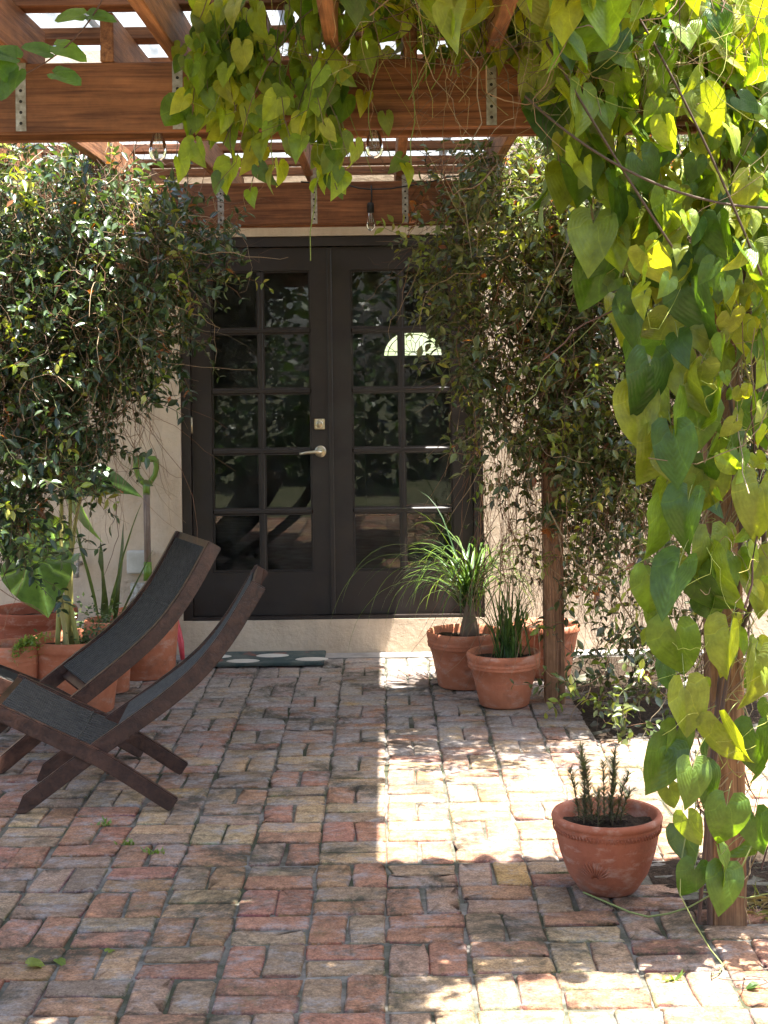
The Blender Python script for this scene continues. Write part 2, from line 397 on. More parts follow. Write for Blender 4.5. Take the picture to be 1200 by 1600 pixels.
for a_ in (22, 50, 72, 90, 108, 130, 158):
    a_ = R(a_); p0 = (fr_*.14*math.cos(a_), -.016, fz+fr_*.12*math.sin(a_)); k_ = .5+.12*math.sin(a_*5)
    p1 = (fr_*k_*math.cos(a_+.12), -.016, fz+fr_*.85*k_*math.sin(a_+.12)); p2 = (fr_*.97*math.cos(a_-.05), -.016, fz+fr_*.83*math.sin(a_-.05))
    ld.tube([p0, p1, p2], .003, 4)
    p3 = (fr_*.62*math.cos(a_+.33), -.016, fz+fr_*.53*math.sin(a_+.33)); ld.tube([p1, p3], .003, 4)
ld.build('lead_came', M['black'], fan)

dr = thing('french_door', 'dark brown double door with twenty glass panes', 'door', (0, WALL_Y, DZ0))
H = DZ1-DZ0
JT = .052
jm = MB(); jm.box(DX0+.002, DX0+JT, .015, .15, .0, H-.002); jm.build('door_jamb', M['door'], dr)
jm = MB(); jm.box(DX1-JT, DX1-.002, .015, .15, .0, H-.002); jm.build('door_jamb', M['door'], dr)
jm = MB(); jm.box(DX0+JT, DX1-JT, .017, .148, H-.055, H-.003); jm.build('door_head', M['door'], dr)
jm = MB(); jm.box(DX0+JT, DX1-JT, .005, .15, .001, .018); jm.build('threshold', M['door'], dr)
LX0, LX1 = DX0+JT+.004, DX1-JT-.004; MIDX = (LX0+LX1)/2
def leaf_door(x0, x1, lock):
    z0, z1 = .022, H-.06; y0, y1 = .045, .09
    ST, TR, BR = .108, .125, .235
    m_ = MB()
    m_.box(x0, x0+ST, y0, y1, z0, z1); m_.box(x1-ST, x1, y0, y1, z0, z1)
    m_.box(x0+ST, x1-ST, y0+.001, y1-.001, z1-TR, z1); m_.box(x0+ST, x1-ST, y0+.001, y1-.001, z0, z0+BR)
    lf = m_.build('door_leaf', M['door'], dr)
    gx0, gx1, gz0, gz1 = x0+ST, x1-ST, z0+BR, z1-TR; mw = .028
    cbox('muntin', M['door'], lf, (gx0+gx1)/2-mw/2, (gx0+gx1)/2+mw/2, y0+.006, y1-.006, gz0, gz1, .006)
    hs = [gz0+(gz1-gz0)*k/5 for k in range(6)]
    for k in range(1, 5): cbox('muntin', M['door'], lf, gx0, gx1, y0+.004, y1-.004, hs[k]-mw/2, hs[k]+mw/2, .006)
    for k in range(5):
        for s in (0, 1):
            px0 = gx0+.001 if s == 0 else (gx0+gx1)/2+mw/2-.003; px1 = (gx0+gx1)/2-mw/2+.003 if s == 0 else gx1-.001
            za, zb = hs[k]+(mw/2-.003 if k else .001), hs[k+1]-(mw/2-.003 if k < 4 else .001)
            p = MB(); yy = (y0+y1)/2; t1, t2 = rng.gauss(0, .0008), rng.gauss(0, .0008)
            p.add([(px0, yy-t1-t2, za), (px1, yy+t1-t2, za), (px1, yy+t1+t2, zb), (px0, yy-t1+t2, zb)], [(0, 1, 2, 3)]); p.build('pane', M['glass'], lf)
            b = MB(); bw = .010                                # glazing bead round each pane
            b.box(px0, px0+bw, y0+.010, yy-.003, za, zb); b.box(px1-bw, px1, y0+.010, yy-.003, za, zb)
            b.box(px0+bw, px1-bw, y0+.011, yy-.003, za, za+bw); b.box(px0+bw, px1-bw, y0+.011, yy-.003, zb-bw, zb); b.build('glazing_bead', M['door'], lf)
    if lock:
        hx = x1-.062
        zl = at(508, 706, WALL_Y).z-DZ0; zd = at(502, 663, WALL_Y).z-DZ0
        h = MB(); h.lathe([(0, .010), (.024, .010), (.031, .006), (.033, 0)], 24)
        o = h.build('lever_rose', M['brass'], lf, True); o.rotation_euler = (R(90), 0, 0); o.location = (hx, y0-.001, zl)
        h = MB(); h.tube([(hx, y0, zl), (hx, y0-.045, zl)], .010, 10); h.tube([(hx+.008, y0-.045, zl), (hx-.03, y0-.047, zl), (hx-.075, y0-.047, zl-.004), (hx-.112, y0-.042, zl-.010)], [.010, .010, .0085, .008], 10)
        h.build('lever_handle', M['brass'], lf, True)
        cbox('deadbolt_plate', M['brass'], lf, hx-.033, hx+.027, y0-.010, y0-.001, zd-.030, zd+.030, .008, 3)
        h = MB(); h.lathe([(0, .006), (.014, .006), (.019, .002), (.02, 0)], 20); o = h.build('deadbolt_cylinder', M['brass'], lf, True); o.rotation_euler = (R(90), 0, 0); o.location = (hx-.003, y0-.0105, zd)
        for zz in (.25, 1.02, 1.78):
            h = MB(); h.tube([(x0-.002, y0-.006, zz), (x0-.002, y0-.006, zz+.09)], .007, 8); h.build('hinge', M['brass'], lf, True)
    else:
        cbox('astragal', M['door'], lf, x0-.02, x0+.006, y0-.012, y0-.001, z0, z1, .004)
leaf_door(LX0, MIDX-.002, True); leaf_door(MIDX+.002, LX1, False)

# doormat with pale oval motifs
mat_ = thing('doormat', 'dark teal doormat with pale oval motifs below the door', 'mat', (-.78, WALL_Y-.19, 0))
k = NM('mat_cloth'); P = k.pos(); c = k.mix(k.ramp(k.noise(P, 11, 5), [(.42, 0), (.58, 1)]), (.045, .062, .058), (.09, .10, .085))
c = k.mix(k.ramp(k.noise(P, 6.5, 4), [(.57, 0), (.64, .8)]), c, (.20, .07, .05)); k.bump(k.noise(P, 300, 2), .5, .003); MATC = k.base(c, .9, .1)
cbox('mat_body', MATC, mat_, -.28, .445, -.165, .155, .006, .026, .006, 2)
for (ox, oy) in [(.38, -.09), (.165, .02), (-.14, .015), (.02, -.115)]:
    m_ = MB(); n = 20; m_.add([(ox+.088*math.cos(2*math.pi*k/n), oy+.048*math.sin(2*math.pi*k/n), .0265) for k in range(n)]+[(ox+.082*math.cos(2*math.pi*k/n), oy+.043*math.sin(2*math.pi*k/n), .0285) for k in range(n)],
        [(k, (k+1) % n, n+(k+1) % n, n+k) for k in range(n)]+[tuple(range(n, 2*n))]); m_.build('oval_motif', M['boxgrey'], mat_)

# ------------------------------------------------------------------ pergola
pg = thing('pergola', 'cedar pergola frame with posts, beams and rafters', 'pergola')
FB, BB = 4.30, 7.08                                            # front and back beam line
ZF, ZB, BH = 2.255, 2.228, .195
def grainy(m, **kw): return m
cbox('beam', M['woodX'], pg, -2.6, 2.2, FB, FB+.038, ZF, ZF+BH, .003)
cbox('beam', M['woodX'], pg, -2.6, 2.2, FB+.165, FB+.203, ZF, ZF+BH, .003)
cbox('beam', M['woodX'], pg, -2.6, 2.2, BB, BB+.038, ZB, ZB+BH, .003)
cbox('beam', M['woodX'], pg, -2.6, 2.2, BB+.135, BB+.173, ZB, ZB+BH, .003)
for (x, y, wd, zt) in [(.958, FB+.04, .096, ZF+.18), (-2.15, FB+.04, .112, ZF+.18), (.775, BB+.04, .092, ZB+.18), (-2.0, BB+.04, .092, ZB+.18)]:
    cbox('post', M['woodZ'], pg, x-wd/2, x+wd/2, y, y+wd, -.03, zt, .006, 2)
RT = ZF+BH                                                     # rafters sit here
front_x = [-1.445, -1.007, -.568, -.129, .31]
back_x = [-1.62, -1.19, -.765, -.335, .085, .505]
straps = []
for x in front_x:
    cbox('rafter', M['woodY'], pg, x-.019, x+.019, 1.9, FB+.235, RT+.001, RT+.14, .003)
    straps.append((x, FB-.0015, ZF+.005, RT+.05))
for x in back_x:
    if abs(x-.0) > 0: cbox('rafter', M['woodY'], pg, x-.019, x+.019, FB-.0, WALL_Y-.02, RT+.001, RT+.14, .003)
    straps.append((x+.022, BB-.0015, ZB+.002, RT+.03))
for y in [2.35, 2.85, 3.35, 3.84, 4.27, 4.72, 5.2, 5.7, 6.2, 6.74, 7.28, 7.83, 8.24]:
    cbox('purlin', M['woodX'], pg, -2.12 if y < 5 or y > 7.2 else -.93, .60 if y > 4.5 else -.22, y-.044, y+.044, RT+.142, RT+.180, .003)
for (x, y, za, zb) in straps:                                  # perforated straps nailed to the beams
    m_ = MB(); wv = .0145; nh = 5; m_.box(x-wv, x+wv, y-.0012, y, za, zb-.0); st = m_.build('metal_strap', M['galv'], pg)
    hm = MB()
    for q in range(nh): hm.lathe([(0, .0008), (.0042, .0008), (.0042, 0)], 7, None, (0, 0, 0)); 
    hm = MB()
    for q in range(nh):
        zc = za+.022+q*(BH-.05)/nh*1.05; n = 7
        hm.add([(x+.0048*math.cos(2*math.pi*t/n), y-.0018, zc+.0048*math.sin(2*math.pi*t/n)) for t in range(n)], [tuple(range(n))])
    hm.build('nail_hole', M['dark'], st)
# corrugated sheets: individual panels lapped along x
roof = thing('corrugated_roof', 'pale translucent corrugated sheets over the pergola purlins', 'roof')
WP = .60; x = -2.1; idx = 0
while x < .56:
    for (ya, yb, dz) in ((2.1, 5.0, .004), (4.86 if x < -.4 else 4.42, WALL_Y-.01, 0.012)):  # back sheets on the right start further forward to shade the bricks
        if x < -1.0 and ya > 4: ya = 7.35  # left strip by the house is added to keep sun off the wall
        if x > -.4 and ya < 4: continue
        m_ = MB(); x1 = min(x+WP+.04, .585); nx = max(4, int((x1-x)/.0095)); vs = []
        for yy in (ya, yb):
            for i in range(nx+1):
                xx = x+(x1-x)*i/nx; vs.append((xx, yy, RT+.188+dz+(idx % 2)*.003+.0095*math.sin(2*math.pi*xx/.076)+.0095))
        m_.add(vs, [(i, i+1, nx+2+i, nx+1+i) for i in range(nx)]); m_.build('roof_sheet', M['sheet'], roof, True)
    x += WP; idx += 1

# ------------------------------------------------------------------ chairs
def chair(label, loc, rz, s=1.0):
    root = thing('lounge_chair', label, 'chair', loc, rz, 'dark wooden lounge chairs')
    def curve(pts, n=14):                                      # Catmull-Rom through (u, z)
        P_ = [pts[0]]+pts+[pts[-1]]; o = []
        for i in range(1, len(P_)-2):
            for t in [q/n for q in range(n)]:
                p0, p1, p2, p3 = P_[i-1], P_[i], P_[i+1], P_[i+2]
                o.append(tuple(.5*((2*p1[d])+(-p0[d]+p2[d])*t+(2*p0[d]-5*p1[d]+4*p2[d]-p3[d])*t*t+(-p0[d]+3*p1[d]-3*p2[d]+p3[d])*t**3) for d in (0, 1)))
        o.append(pts[-1]); return o
    back = curve([(.0, .022), (.26, .21), (.58, .435), (.745, .605), (.885, .825)], 6)
    seat = curve([(-.10, .395), (.17, .262), (.32, .185), (.565, .022)], 7)
    def nrm(c, i):
        a, b = c[max(i-1, 0)], c[min(i+1, len(c)-1)]; d = Vector((b[0]-a[0], b[1]-a[1])).normalized(); return Vector((-d.y, d.x))
    def rail(name, c, y0, th, hh):
        bm = bmesh.new(); rows = []
        for i, p in enumerate(c):
            nn = nrm(c, i); p = Vector(p)
            lo, hi = p-nn*hh/2, p+nn*hh/2
            if name == 'back_rail' and i == 0: lo.y = hi.y = 0; hi.x -= .0
            if lo.y < .0: lo = Vector((lo.x, .0))
            if hi.y < .0: hi = Vector((hi.x, .0))
            rows.append([bm.verts.new((q.x, y, q.y)) for q, y in ((lo, y0), (hi, y0), (hi, y0+th), (lo, y0+th))])
        for a, b in zip(rows, rows[1:]):
            for k in range(4): bm.faces.new((a[k], a[(k+1) % 4], b[(k+1) % 4], b[k]))
        bm.faces.new(rows[0][::-1]); bm.faces.new(rows[-1])
        bmesh.ops.recalc_face_normals(bm, faces=bm.faces[:])
        bmesh.ops.bevel(bm, geom=[e for e in bm.edges if len(e.link_faces) == 2 and e.calc_face_angle(0) > .8], offset=.004, segments=2, affect='EDGES')
        me = bpy.data.meshes.new(name); bm.to_mesh(me); bm.free(); me.materials.append(M['chair']); link(name, me, root)
    W = .52; th = .027
    for y in (0, W-th): rail('seat_rail', seat, y, th, .058)
    for y in (th+.003, W-2*th-.003): rail('back_rail', back, y, th, .062)
    def bar(name, c, i, off, y0, y1, hw=.014, hh=.026):
        nn = nrm(c, i); p = Vector(c[i])+nn*off; d = Vector((nn.y, -nn.x)); m_ = MB()
        vs = [(q.x, y, q.y) for y in (y0, y1) for q in (p-d*hh-nn*hw, p+d*hh-nn*hw, p+d*hh+nn*hw, p-d*hh+nn*hw)]
        m_.add(vs, [(0, 1, 2, 3), (7, 6, 5, 4), (0, 4, 5, 1), (1, 5, 6, 2), (2, 6, 7, 3), (3, 7, 4, 0)]); m_.build(name, M['chair'], root)
    bar('crossbar', seat, 1, .006, th+.001, W-th-.001); bar('crossbar', seat, 12, -.01, th+.001, W-th-.001)
    bar('crossbar', back, len(back)-2, .006, 2*th+.004, W-2*th-.004, .013, .030); bar('crossbar', back, 8, -.020, 2*th+.004, W-2*th-.004)
    bar('stretcher', back, 4, -.022, 2*th+.004, W-2*th-.004, .012, .03)
    def cords(name, c, i0, i1, off, y0, y1, nc, r):
        m_ = MB()
        for k_ in range(nc):
            y = y0+(y1-y0)*(k_+.5)/nc; q = []
            for i in range(i0, i1+1):
                p = Vector(c[i])+nrm(c, i)*off; q.append((p.x, y, p.y-.010*math.sin(math.pi*(i-i0)/(i1-i0))*(1-.2*abs(k_/nc-.5))))
            m_.tube(q, r, 5, None, False)
        tag(m_.build(name, M['rope'], root, True), kind='stuff')
    cords('seat_cords', seat, 1, 13, .024, th+.004, W-th-.004, 15, .0060)
    cords('back_cords', back, 8, len(back)-2, .022, 2*th+.006, W-2*th-.006, 17, .0062)
    for c, i, y0, y1, of, nm in ((seat, 8, th, W-th, .028, 'cord_binding'), (back, 17, 2*th, W-2*th, .026, 'cord_binding')):
        m_ = MB(); p = Vector(c[i])+nrm(c, i)*of; m_.tube([(p.x, y0+.01, p.y-.006), (p.x, (y0+y1)/2, p.y-.014), (p.x, y1-.01, p.y-.006)], .003, 5, None); m_.build(nm, M['rope'], root)
    root.scale = (s, s, s)
    return root
p1 = at(38, 1262, 5.45); p2 = at(10, 1203, 6.0)
chair('dark wooden lounge chair nearest the camera, seen side-on', (p1.x-.02, 5.45, 0), R(3), .97)
chair('dark wooden lounge chair behind the nearer one, turned towards the camera', (p2.x-.02, 5.98, 0), R(25), 1.02)

# ------------------------------------------------------------------ leaves
def heart_geo(r, L=1.0, lobes=True, w=1.0, cup=.25, droop=.25, na=9, wav=.03):
    """leaf from its stalk at the origin, tip towards -y, face towards +z"""
    A = [0, 10, 25, 45, 68, 92, 118, 142, 162][:na]; Rr = [1.0, .84, .70, .585, .53, .51, .505, .47, .36] if lobes else [1.0, .9, .62, .42, .33, .28, .24, .2, .15]
    vs = [(0, 0, 0)]; uv = [(.5, 0)]; ang = [(-a, q) for a, q in zip(A[:0:-1], Rr[:0:-1])]+[(a, q) for a, q in zip(A, Rr)]
    ph = r.uniform(0, 6); a1, a2 = r.uniform(.85, 1.1)*w, r.uniform(.85, 1.1)*w
    for f in (.5, 1.0):
        for a, q in ang:
            t = R(a); x = math.sin(t)*q*f*L*(a1 if a < 0 else a2); y = -math.cos(t)*q*f*L
            z = cup*abs(x)*(1 if abs(x) < .3*L else .8) - droop*max(0, -y)**2/L - .25*abs(x)**2/L + wav*L*math.sin(ph+t*5)*f*f
            vs.append((x, y, z)); uv.append((a/340+.5, f))
    m = len(ang)
    fs = [(0, i+1, i+2) for i in range(m-1)]+[(1+i, 1+m+i, 2+m+i, 2+i) for i in range(m-1)]
    return vs, fs, uv
def frame(pos, tip, nor, s):
    y = (-Vector(tip)).normalized(); z = Vector(nor); z = (z-y*z.dot(y))
    if z.length < 1e-3: z = y.orthogonal()
    z.normalize(); x = y.cross(z)
    m_ = Matrix((x, y, z)).transposed().to_4x4(); return Matrix.Translation(pos) @ m_ @ Matrix.Scale(s, 4)
def leafset(cols, n, mname, seed, **kw):
    r = random.Random(seed); out = []
    for i in range(n):
        c = cols[i % len(cols)]; f = r.uniform(.8, 1.2); c = tuple(v*f for v in c)
        vs, fs, uv = heart_geo(r, cup=r.uniform(.05, .75), droop=r.uniform(.05, .85), **kw); m_ = MB(); m_.add(vs, fs, c, uv)
        out.append((m_, m_.mesh('leaf', M[mname], True)))
    return out
HEARTS = leafset([(.058, .118, .016), (.075, .14, .018), (.10, .165, .02), (.046, .10, .018), (.12, .17, .022), (.15, .185, .026)], 24, 'heart', 3)
LIME = leafset([(.19, .27, .028), (.23, .29, .03), (.14, .23, .025), (.27, .30, .035)], 20, 'heart', 5)
def place_leaf(root, pool, pos, tip, nor, s, r, stuff=None):
    mb, me = pool[r.randrange(len(pool))]; F = frame(pos, tip, nor, s)
    if stuff is None: return link('leaf', me, root, F)
    stuff.add([F @ Vector(v) for v in mb.v], mb.f, mb.c[0], mb.uv)
def wander(r, p, d, L, n, curl=.35, grav=.0):
    p, d = Vector(p), Vector(d).normalized(); o = [p.copy()]
    for i in range(n):
        d = (d+Vector((r.gauss(0, curl), r.gauss(0, curl), r.gauss(0, curl)-grav))).normalized(); p = p+d*L/n; o.append(p.copy())
    return o

# --- glossy small-leaved climbers
def climber(label, blobs, ntwig, seed, nstem, cat='climber', leaf=.046, group=None, yellow=.12, origin=None, olive=False):
    r = random.Random(seed); root = thing('climbing_vine', label, cat, origin or (0, 0, 0), 0, group); off = Vector(origin or (0, 0, 0))
    L = MB(); S = MB(); ws = [b[6] if len(b) > 6 else b[3]*b[4]*b[5] for b in blobs]
    lc = [(.035, .075, .022), (.045, .09, .028), (.03, .062, .022), (.06, .105, .03), (.075, .12, .035)]
    if not olive: lc = [(.028, .052, .022), (.036, .065, .026), (.024, .044, .02), (.05, .08, .03), (.06, .095, .034)]
    if olive: lc = [(.05, .075, .022), (.065, .09, .026), (.045, .06, .022), (.085, .10, .03), (.10, .12, .035)]
    for t in range(ntwig):
        b = r.choices(blobs, ws)[0]
        while True:
            q = Vector((r.uniform(-1, 1), r.uniform(-1, 1), r.uniform(-1, 1)))
            if .25 < q.length < 1: break
        p = Vector(b[:3])+Vector((q.x*b[3], q.y*b[4], q.z*b[5]))
        d = Vector((q.x*.8+r.gauss(0, .5), q.y*.8+r.gauss(0, .5), r.gauss(-.05, .6)))
        n = r.randint(4, 8); pts = wander(r, p, d, n*r.uniform(.028, .045), n, .3, .04)
        tw = r.choice([(.10, .065, .035), (.16, .09, .05), (.13, .14, .05), (.075, .045, .03)])
        S.tube([v-off for v in pts], [.0016]*n+[.0008], 3, tw, False)
        ylw = r.random() < yellow; dead = r.random() < .014
        for i in range(1, n+1):
            if r.random() < .12: continue
            dd = (pts[i]-pts[i-1]).normalized(); side = dd.cross(Vector((r.gauss(0, 1), r.gauss(0, 1), r.gauss(0, 1)))).normalized()
            for sg in (-1, 1):
                if r.random() < .15: continue
                tip = (side*sg+dd*r.uniform(.2, .8)+Vector((0, 0, -.15))).normalized(); nor = Vector((r.gauss(0, .5), r.gauss(-.15, .5), r.uniform(.3, 1.2)))
                c = r.choice(lc)
                if ylw: c = r.choice([(.22, .27, .035), (.16, .22, .03), (.25, .25, .04)])
                if dead or r.random() < .006: c = r.choice([(.30, .10, .03), (.22, .09, .035)])
                f = r.uniform(.75, 1.3); c = tuple(v*f for v in c)
                s = leaf*r.uniform(.55, 1.2); F = frame(pts[i]-off, tip, nor, s)
                wd = r.uniform(.22, .3); k1 = r.uniform(.05, .14)
                vs = [(0, 0, 0), (wd*.8, -.28, k1), (wd, -.55, k1), (wd*.55, -.84, k1*.4), (0, -1.08, -.12), (-wd*.55, -.84, k1*.4), (-wd, -.55, k1), (-wd*.8, -.28, k1), (0, -.5, -.01)]
                L.add([F @ Vector(v) for v in vs], [(8, 0, 1, 2), (8, 2, 3, 4), (8, 4, 5, 6), (8, 6, 7, 0)], c)
    for t in range(nstem):                                     # bare tangled stems
        b = r.choices(blobs, ws)[0]
        p = Vector(b[:3])+Vector((r.uniform(-.85, .85)*b[3], r.uniform(-.85, .85)*b[4], r.uniform(-.2, 1)*b[5]))
        n = 10; pts = wander(r, p, (r.gauss(0, .45), r.gauss(0, .3), r.choice((-1, -1, .6))), r.uniform(.25, .6), n, .34, .05)
        rs = r.choice([.0014, .002, .0028]); S.tube([v-off for v in pts], [rs*(1-.75*i/n) for i in range(n+1)], 4, r.choice([(.13, .07, .04), (.22, .125, .07), (.09, .05, .032), (.28, .2, .12), (.11, .085, .05)]), False)
    if not olive:
        for t in range(620):
            x = r.uniform(-2.1, -1.0); z = r.uniform(1.3, 2.6); pts = wander(r, (x, r.uniform(6.3, 6.8), z), (r.gauss(.1, .3), r.gauss(0, .1), -1), r.uniform(.25, .7), 9, .2, .03)
            S.tube([v-off for v in pts], [.0016*(1-.6*i/9) for i in range(10)], 3, r.choice([(.17, .085, .045), (.24, .15, .09), (.12, .06, .035), (.30, .22, .14)]), False)
    if olive:                                                  # hanging curtain of thin brown stems
        for t in range(620):
            x = r.uniform(.42, 1.5); z = r.uniform(.7, 2.2); pts = wander(r, (x, r.uniform(6.85, 7.4), z), (r.gauss(0, .15), r.gauss(0, .1), -1), min(z-.05, r.uniform(.4, 1.1)), 9, .14, .03)
            S.tube([v-off for v in pts], [.0018*(1-.6*i/9) for i in range(10)], 3, r.choice([(.17, .085, .045), (.24, .13, .07), (.12, .06, .035), (.30, .21, .12)]), False)
    tag(L.build('foliage', M['jas'], root, True), kind='stuff'); tag(S.build('stem', M['stem'], root, True), kind='stuff')
    return root
climber('dark glossy climber hanging over the wall left of the door',
        [(-1.5, 6.6, 2.25, .5, .45, .32), (-1.08, 6.6, 2.08, .34, .35, .22), (-1.45, 6.5, 1.78, .45, .42, .42), (-1.12, 6.5, 1.80, .26, .3, .3), (-1.6, 6.4, 1.32, .36, .36, .36),
         (-1.33, 6.5, 1.42, .22, .25, .24), (-1.70, 6.3, 1.0, .25, .25, .22), (-2.15, 6.5, 1.8, .5, .5, .7, .08), (-1.42, 6.5, 1.12, .30, .3, .30, .0035), (-1.0, 6.5, 1.85, .26, .3, .38, .006), (-1.62, 6.3, .88, .28, .3, .22, .004), (-.88, 6.6, 2.15, .22, .3, .22, .005)], 2500, 11, 1300, origin=(-1.62, 7.0, 0), yellow=.10)
climber('leafy climber with brown tangled stems on the post right of the door',
        [(.56, 6.9, 2.36, .38, .36, .24), (.32, 6.9, 2.02, .25, .24, .22), (.8, 6.85, 2.05, .42, .42, .42), (.52, 6.95, 1.7, .22, .26, .32), (.70, 7.0, 1.40, .28, .32, .42),
         (1.08, 6.9, 1.55, .36, .45, .6), (.88, 7.25, .95, .22, .22, .42, .025), (1.14, 6.95, .75, .24, .36, .6, .030), (.78, 7.10, 1.15, .11, .11, .9, .012), (.95, 6.2, 2.34, .35, .3, .2, .02), (1.02, 6.75, .16, .22, .28, .17), (1.18, 6.85, 2.35, .42, .45, .3), (.78, 6.35, 2.30, .40, .30, .22, .035), (1.6, 6.9, 1.6, .4, .4, .9)],
        3300, 12, 1700, origin=(.9, 7.15, 0), yellow=.22, olive=True)

# --- heart-leaved vines
def heart_vine(label, seed): return thing('heart_leaf_vine', label, 'vine', (0, 0, 0)), random.Random(seed)
# (a) the clump that spills over the front beam
va, r = heart_vine('bright green heart-leaved vine clump hanging over the front beam', 21)
va.location = (-.25, 4.2, 2.45); o_ = Vector(va.location); S = MB()
strands = []
for t in range(54):
    x = r.uniform(-.49, -.10); y = r.uniform(4.02, 4.27); top = r.uniform(2.42, 2.66)
    drop = r.uniform(.10, .38) + max(0, .22-abs(x+.20)*1.4)
    strands.append(wander(r, (x, y, top), (r.gauss(.05, .2), r.gauss(-.05, .1), -1), drop, 7, .16, .1))
for t in range(20):
    x = r.uniform(-.02, .5); y = r.uniform(4.0, 4.27); strands.append(wander(r, (x, y, r.uniform(2.5, 2.62)), (r.gauss(.05, .25), r.gauss(-.05, .1), -1), r.uniform(.10, .40), 7, .2, .1))
cnt = 0
for pts in strands:
    S.tube([p-o_ for p in pts], .0016, 4, r.choice([(.16, .2, .05), (.2, .16, .07), (.12, .09, .05)]), False)
    for i in range(1, len(pts)):
        for _ in range(2 if pts[0].x < -.05 else 1):
            if r.random() < .28 or cnt >= 298: continue
            off = Vector((r.gauss(0, .03), r.gauss(-.015, .025), r.gauss(0, .02))); p = pts[i]+off
            if p.y > 4.285: p.y = 4.28
            S.tube([pts[i]-o_, p-o_], .001, 3, (.2, .24, .06), False)
            tip = Vector((r.gauss(0, .45), r.gauss(-.25, .35), -1)); nor = Vector((r.gauss(.1, .9), -.9+r.gauss(0, .6), r.uniform(.0, 1.4)))
            place_leaf(va, LIME if r.random() < .65 else HEARTS, p-o_, tip, nor, r.choice([.036, .045, .052, .06, .07])*r.uniform(.85, 1.15), r); cnt += 1
tag(S.build('stem', M['stem'], va, True), kind='stuff')
# (b) the column on the right post with big leaves
vb, r = heart_vine('large heart-leaved vine covering the right front post', 33)
vb.location = (1.0, 4.36, 0); o_ = Vector(vb.location); S = MB()
def left_edge(z):
    zz = [(.1, .86), (.25, .82), (.5, .76), (.9, .71), (1.36, .69), (1.72, .63), (2.0, .52), (2.3, .41), (2.6, .32)]
    for (a, xa), (b, xb) in zip(zz, zz[1:]):
        if a <= z <= b: return xa+(xb-xa)*(z-a)/(b-a)
    return .86 if z < .1 else .32
cnt = 0
for t in range(64):                                            # climbing and hanging stems
    z = r.uniform(.0, 2.5); x = r.uniform(left_edge(z)+.05, 1.28); y = r.uniform(4.05, 4.32) if r.random() < .6 else r.uniform(4.48, 4.7)
    pts = wander(r, (x, y, z), (r.gauss(0, .3), r.gauss(0, .15), r.choice((-1, 1))), r.uniform(.4, .9), 10, .2, 0)
    pts = [Vector((p.x, p.y, max(.01, p.z))) for p in pts]
    S.tube([p-o_ for p in pts], r.choice([.0015, .002, .003]), 4, r.choice([(.17, .12, .06), (.2, .22, .07), (.10, .05, .035), (.25, .19, .11)]), False)
for t in range(150):                                           # thin dry tendrils
    z = r.uniform(.3, 2.55); x = r.uniform(left_edge(z)+.1, 1.3); y = r.uniform(4.0, 4.28)
    pts = wander(r, (x, y, z), (r.gauss(0, 1), r.gauss(0, .3), r.gauss(0, 1)), r.uniform(.1, .32), 8, .5, 0)
    S.tube([p-o_ for p in pts], .0009, 3, r.choice([(.32, .27, .07), (.3, .31, .06), (.3, .2, .12), (.26, .3, .06)]), False)
for pts, rr in (([(.86, 4.30, .02), (.88, 4.25, .35), (.91, 4.22, .6), (.97, 4.28, .85), (1.0, 4.30, 1.2), (.95, 4.28, 1.6)], .006), ([(.90, 4.34, 0), (.89, 4.32, .3), (.93, 4.3, .7), (1.06, 4.3, 1.0), (1.05, 4.32, 1.5), (.98, 4.3, 2.2)], .008)):
    S.tube([Vector(p)-o_ for p in pts], rr, 6, (.09, .05, .035), False)
def add_heart(p, s, pool, tip=None, nor=None):
    tip = tip or Vector((r.gauss(0, .5), r.gauss(-.1, .5), -1)); nor = nor or Vector((r.gauss(.1, 1.0), -.9+r.gauss(0, .6), r.uniform(-.2, 1.3)))
    place_leaf(vb, pool, p-o_, tip, nor, s, r)
    q = p+Vector((r.gauss(.03, .03), r.uniform(.02, .08), r.uniform(.03, .09))); S.tube(bez(p-o_, (p+q)/2+Vector((0, 0, .02))-o_, q-o_, 4), .0013, 3, (.2, .22, .07), False)
# the largest leaves, one by one, where they hang
for (x, y, s, tx) in [(870, 175, .155, -.1), (905, 265, .13, .1), (960, 300, .15, -.2), (985, 370, .14, 0), (1030, 320, .12, .2), (1015, 590, .15, .15), (1000, 640, .14, .1), (1080, 470, .16, 0), (1075, 660, .17, 0),
                      (1050, 700, .14, -.2), (1140, 690, .125, .1), (1035, 815, .15, -.1), (1075, 800, .13, .4), (1060, 905, .14, .5), (1015, 915, .12, -.3), (1105, 930, .10, 0), (1055, 1005, .14, 0), (1140, 1005, .13, .3), (1070, 1095, .13, .1),
                      (1130, 1150, .135, -.6), (1040, 1190, .125, .8), (1082, 1215, .10, 0), (1135, 1275, .115, .1), (1180, 1160, .12, .2), (1185, 780, .14, .1), (1180, 900, .15, -.3), (1085, 1370, .09, .2), (1125, 565, .10, 0), (1180, 650, .11, -.2),
                      (1040, 440, .13, .1), (1120, 420, .12, -.1), (1150, 330, .12, .2), (1075, 1290, .08, -.2), (1180, 1290, .1, .1), (1100, 760, .14, .2), (1110, 860, .13, -.2), (1180, 1050, .14, .1), (1045, 1240, .06, -.2)]:
    Y = r.uniform(3.98, 4.24); add_heart(at(x, y-s*.35*FPX/Y*.6, Y), s, HEARTS, Vector((tx*-.5+r.gauss(0, .1), r.gauss(-.1, .15), -1)), Vector((r.gauss(-.1, .7), -1, r.uniform(-.1, 1.0)))); cnt += 1
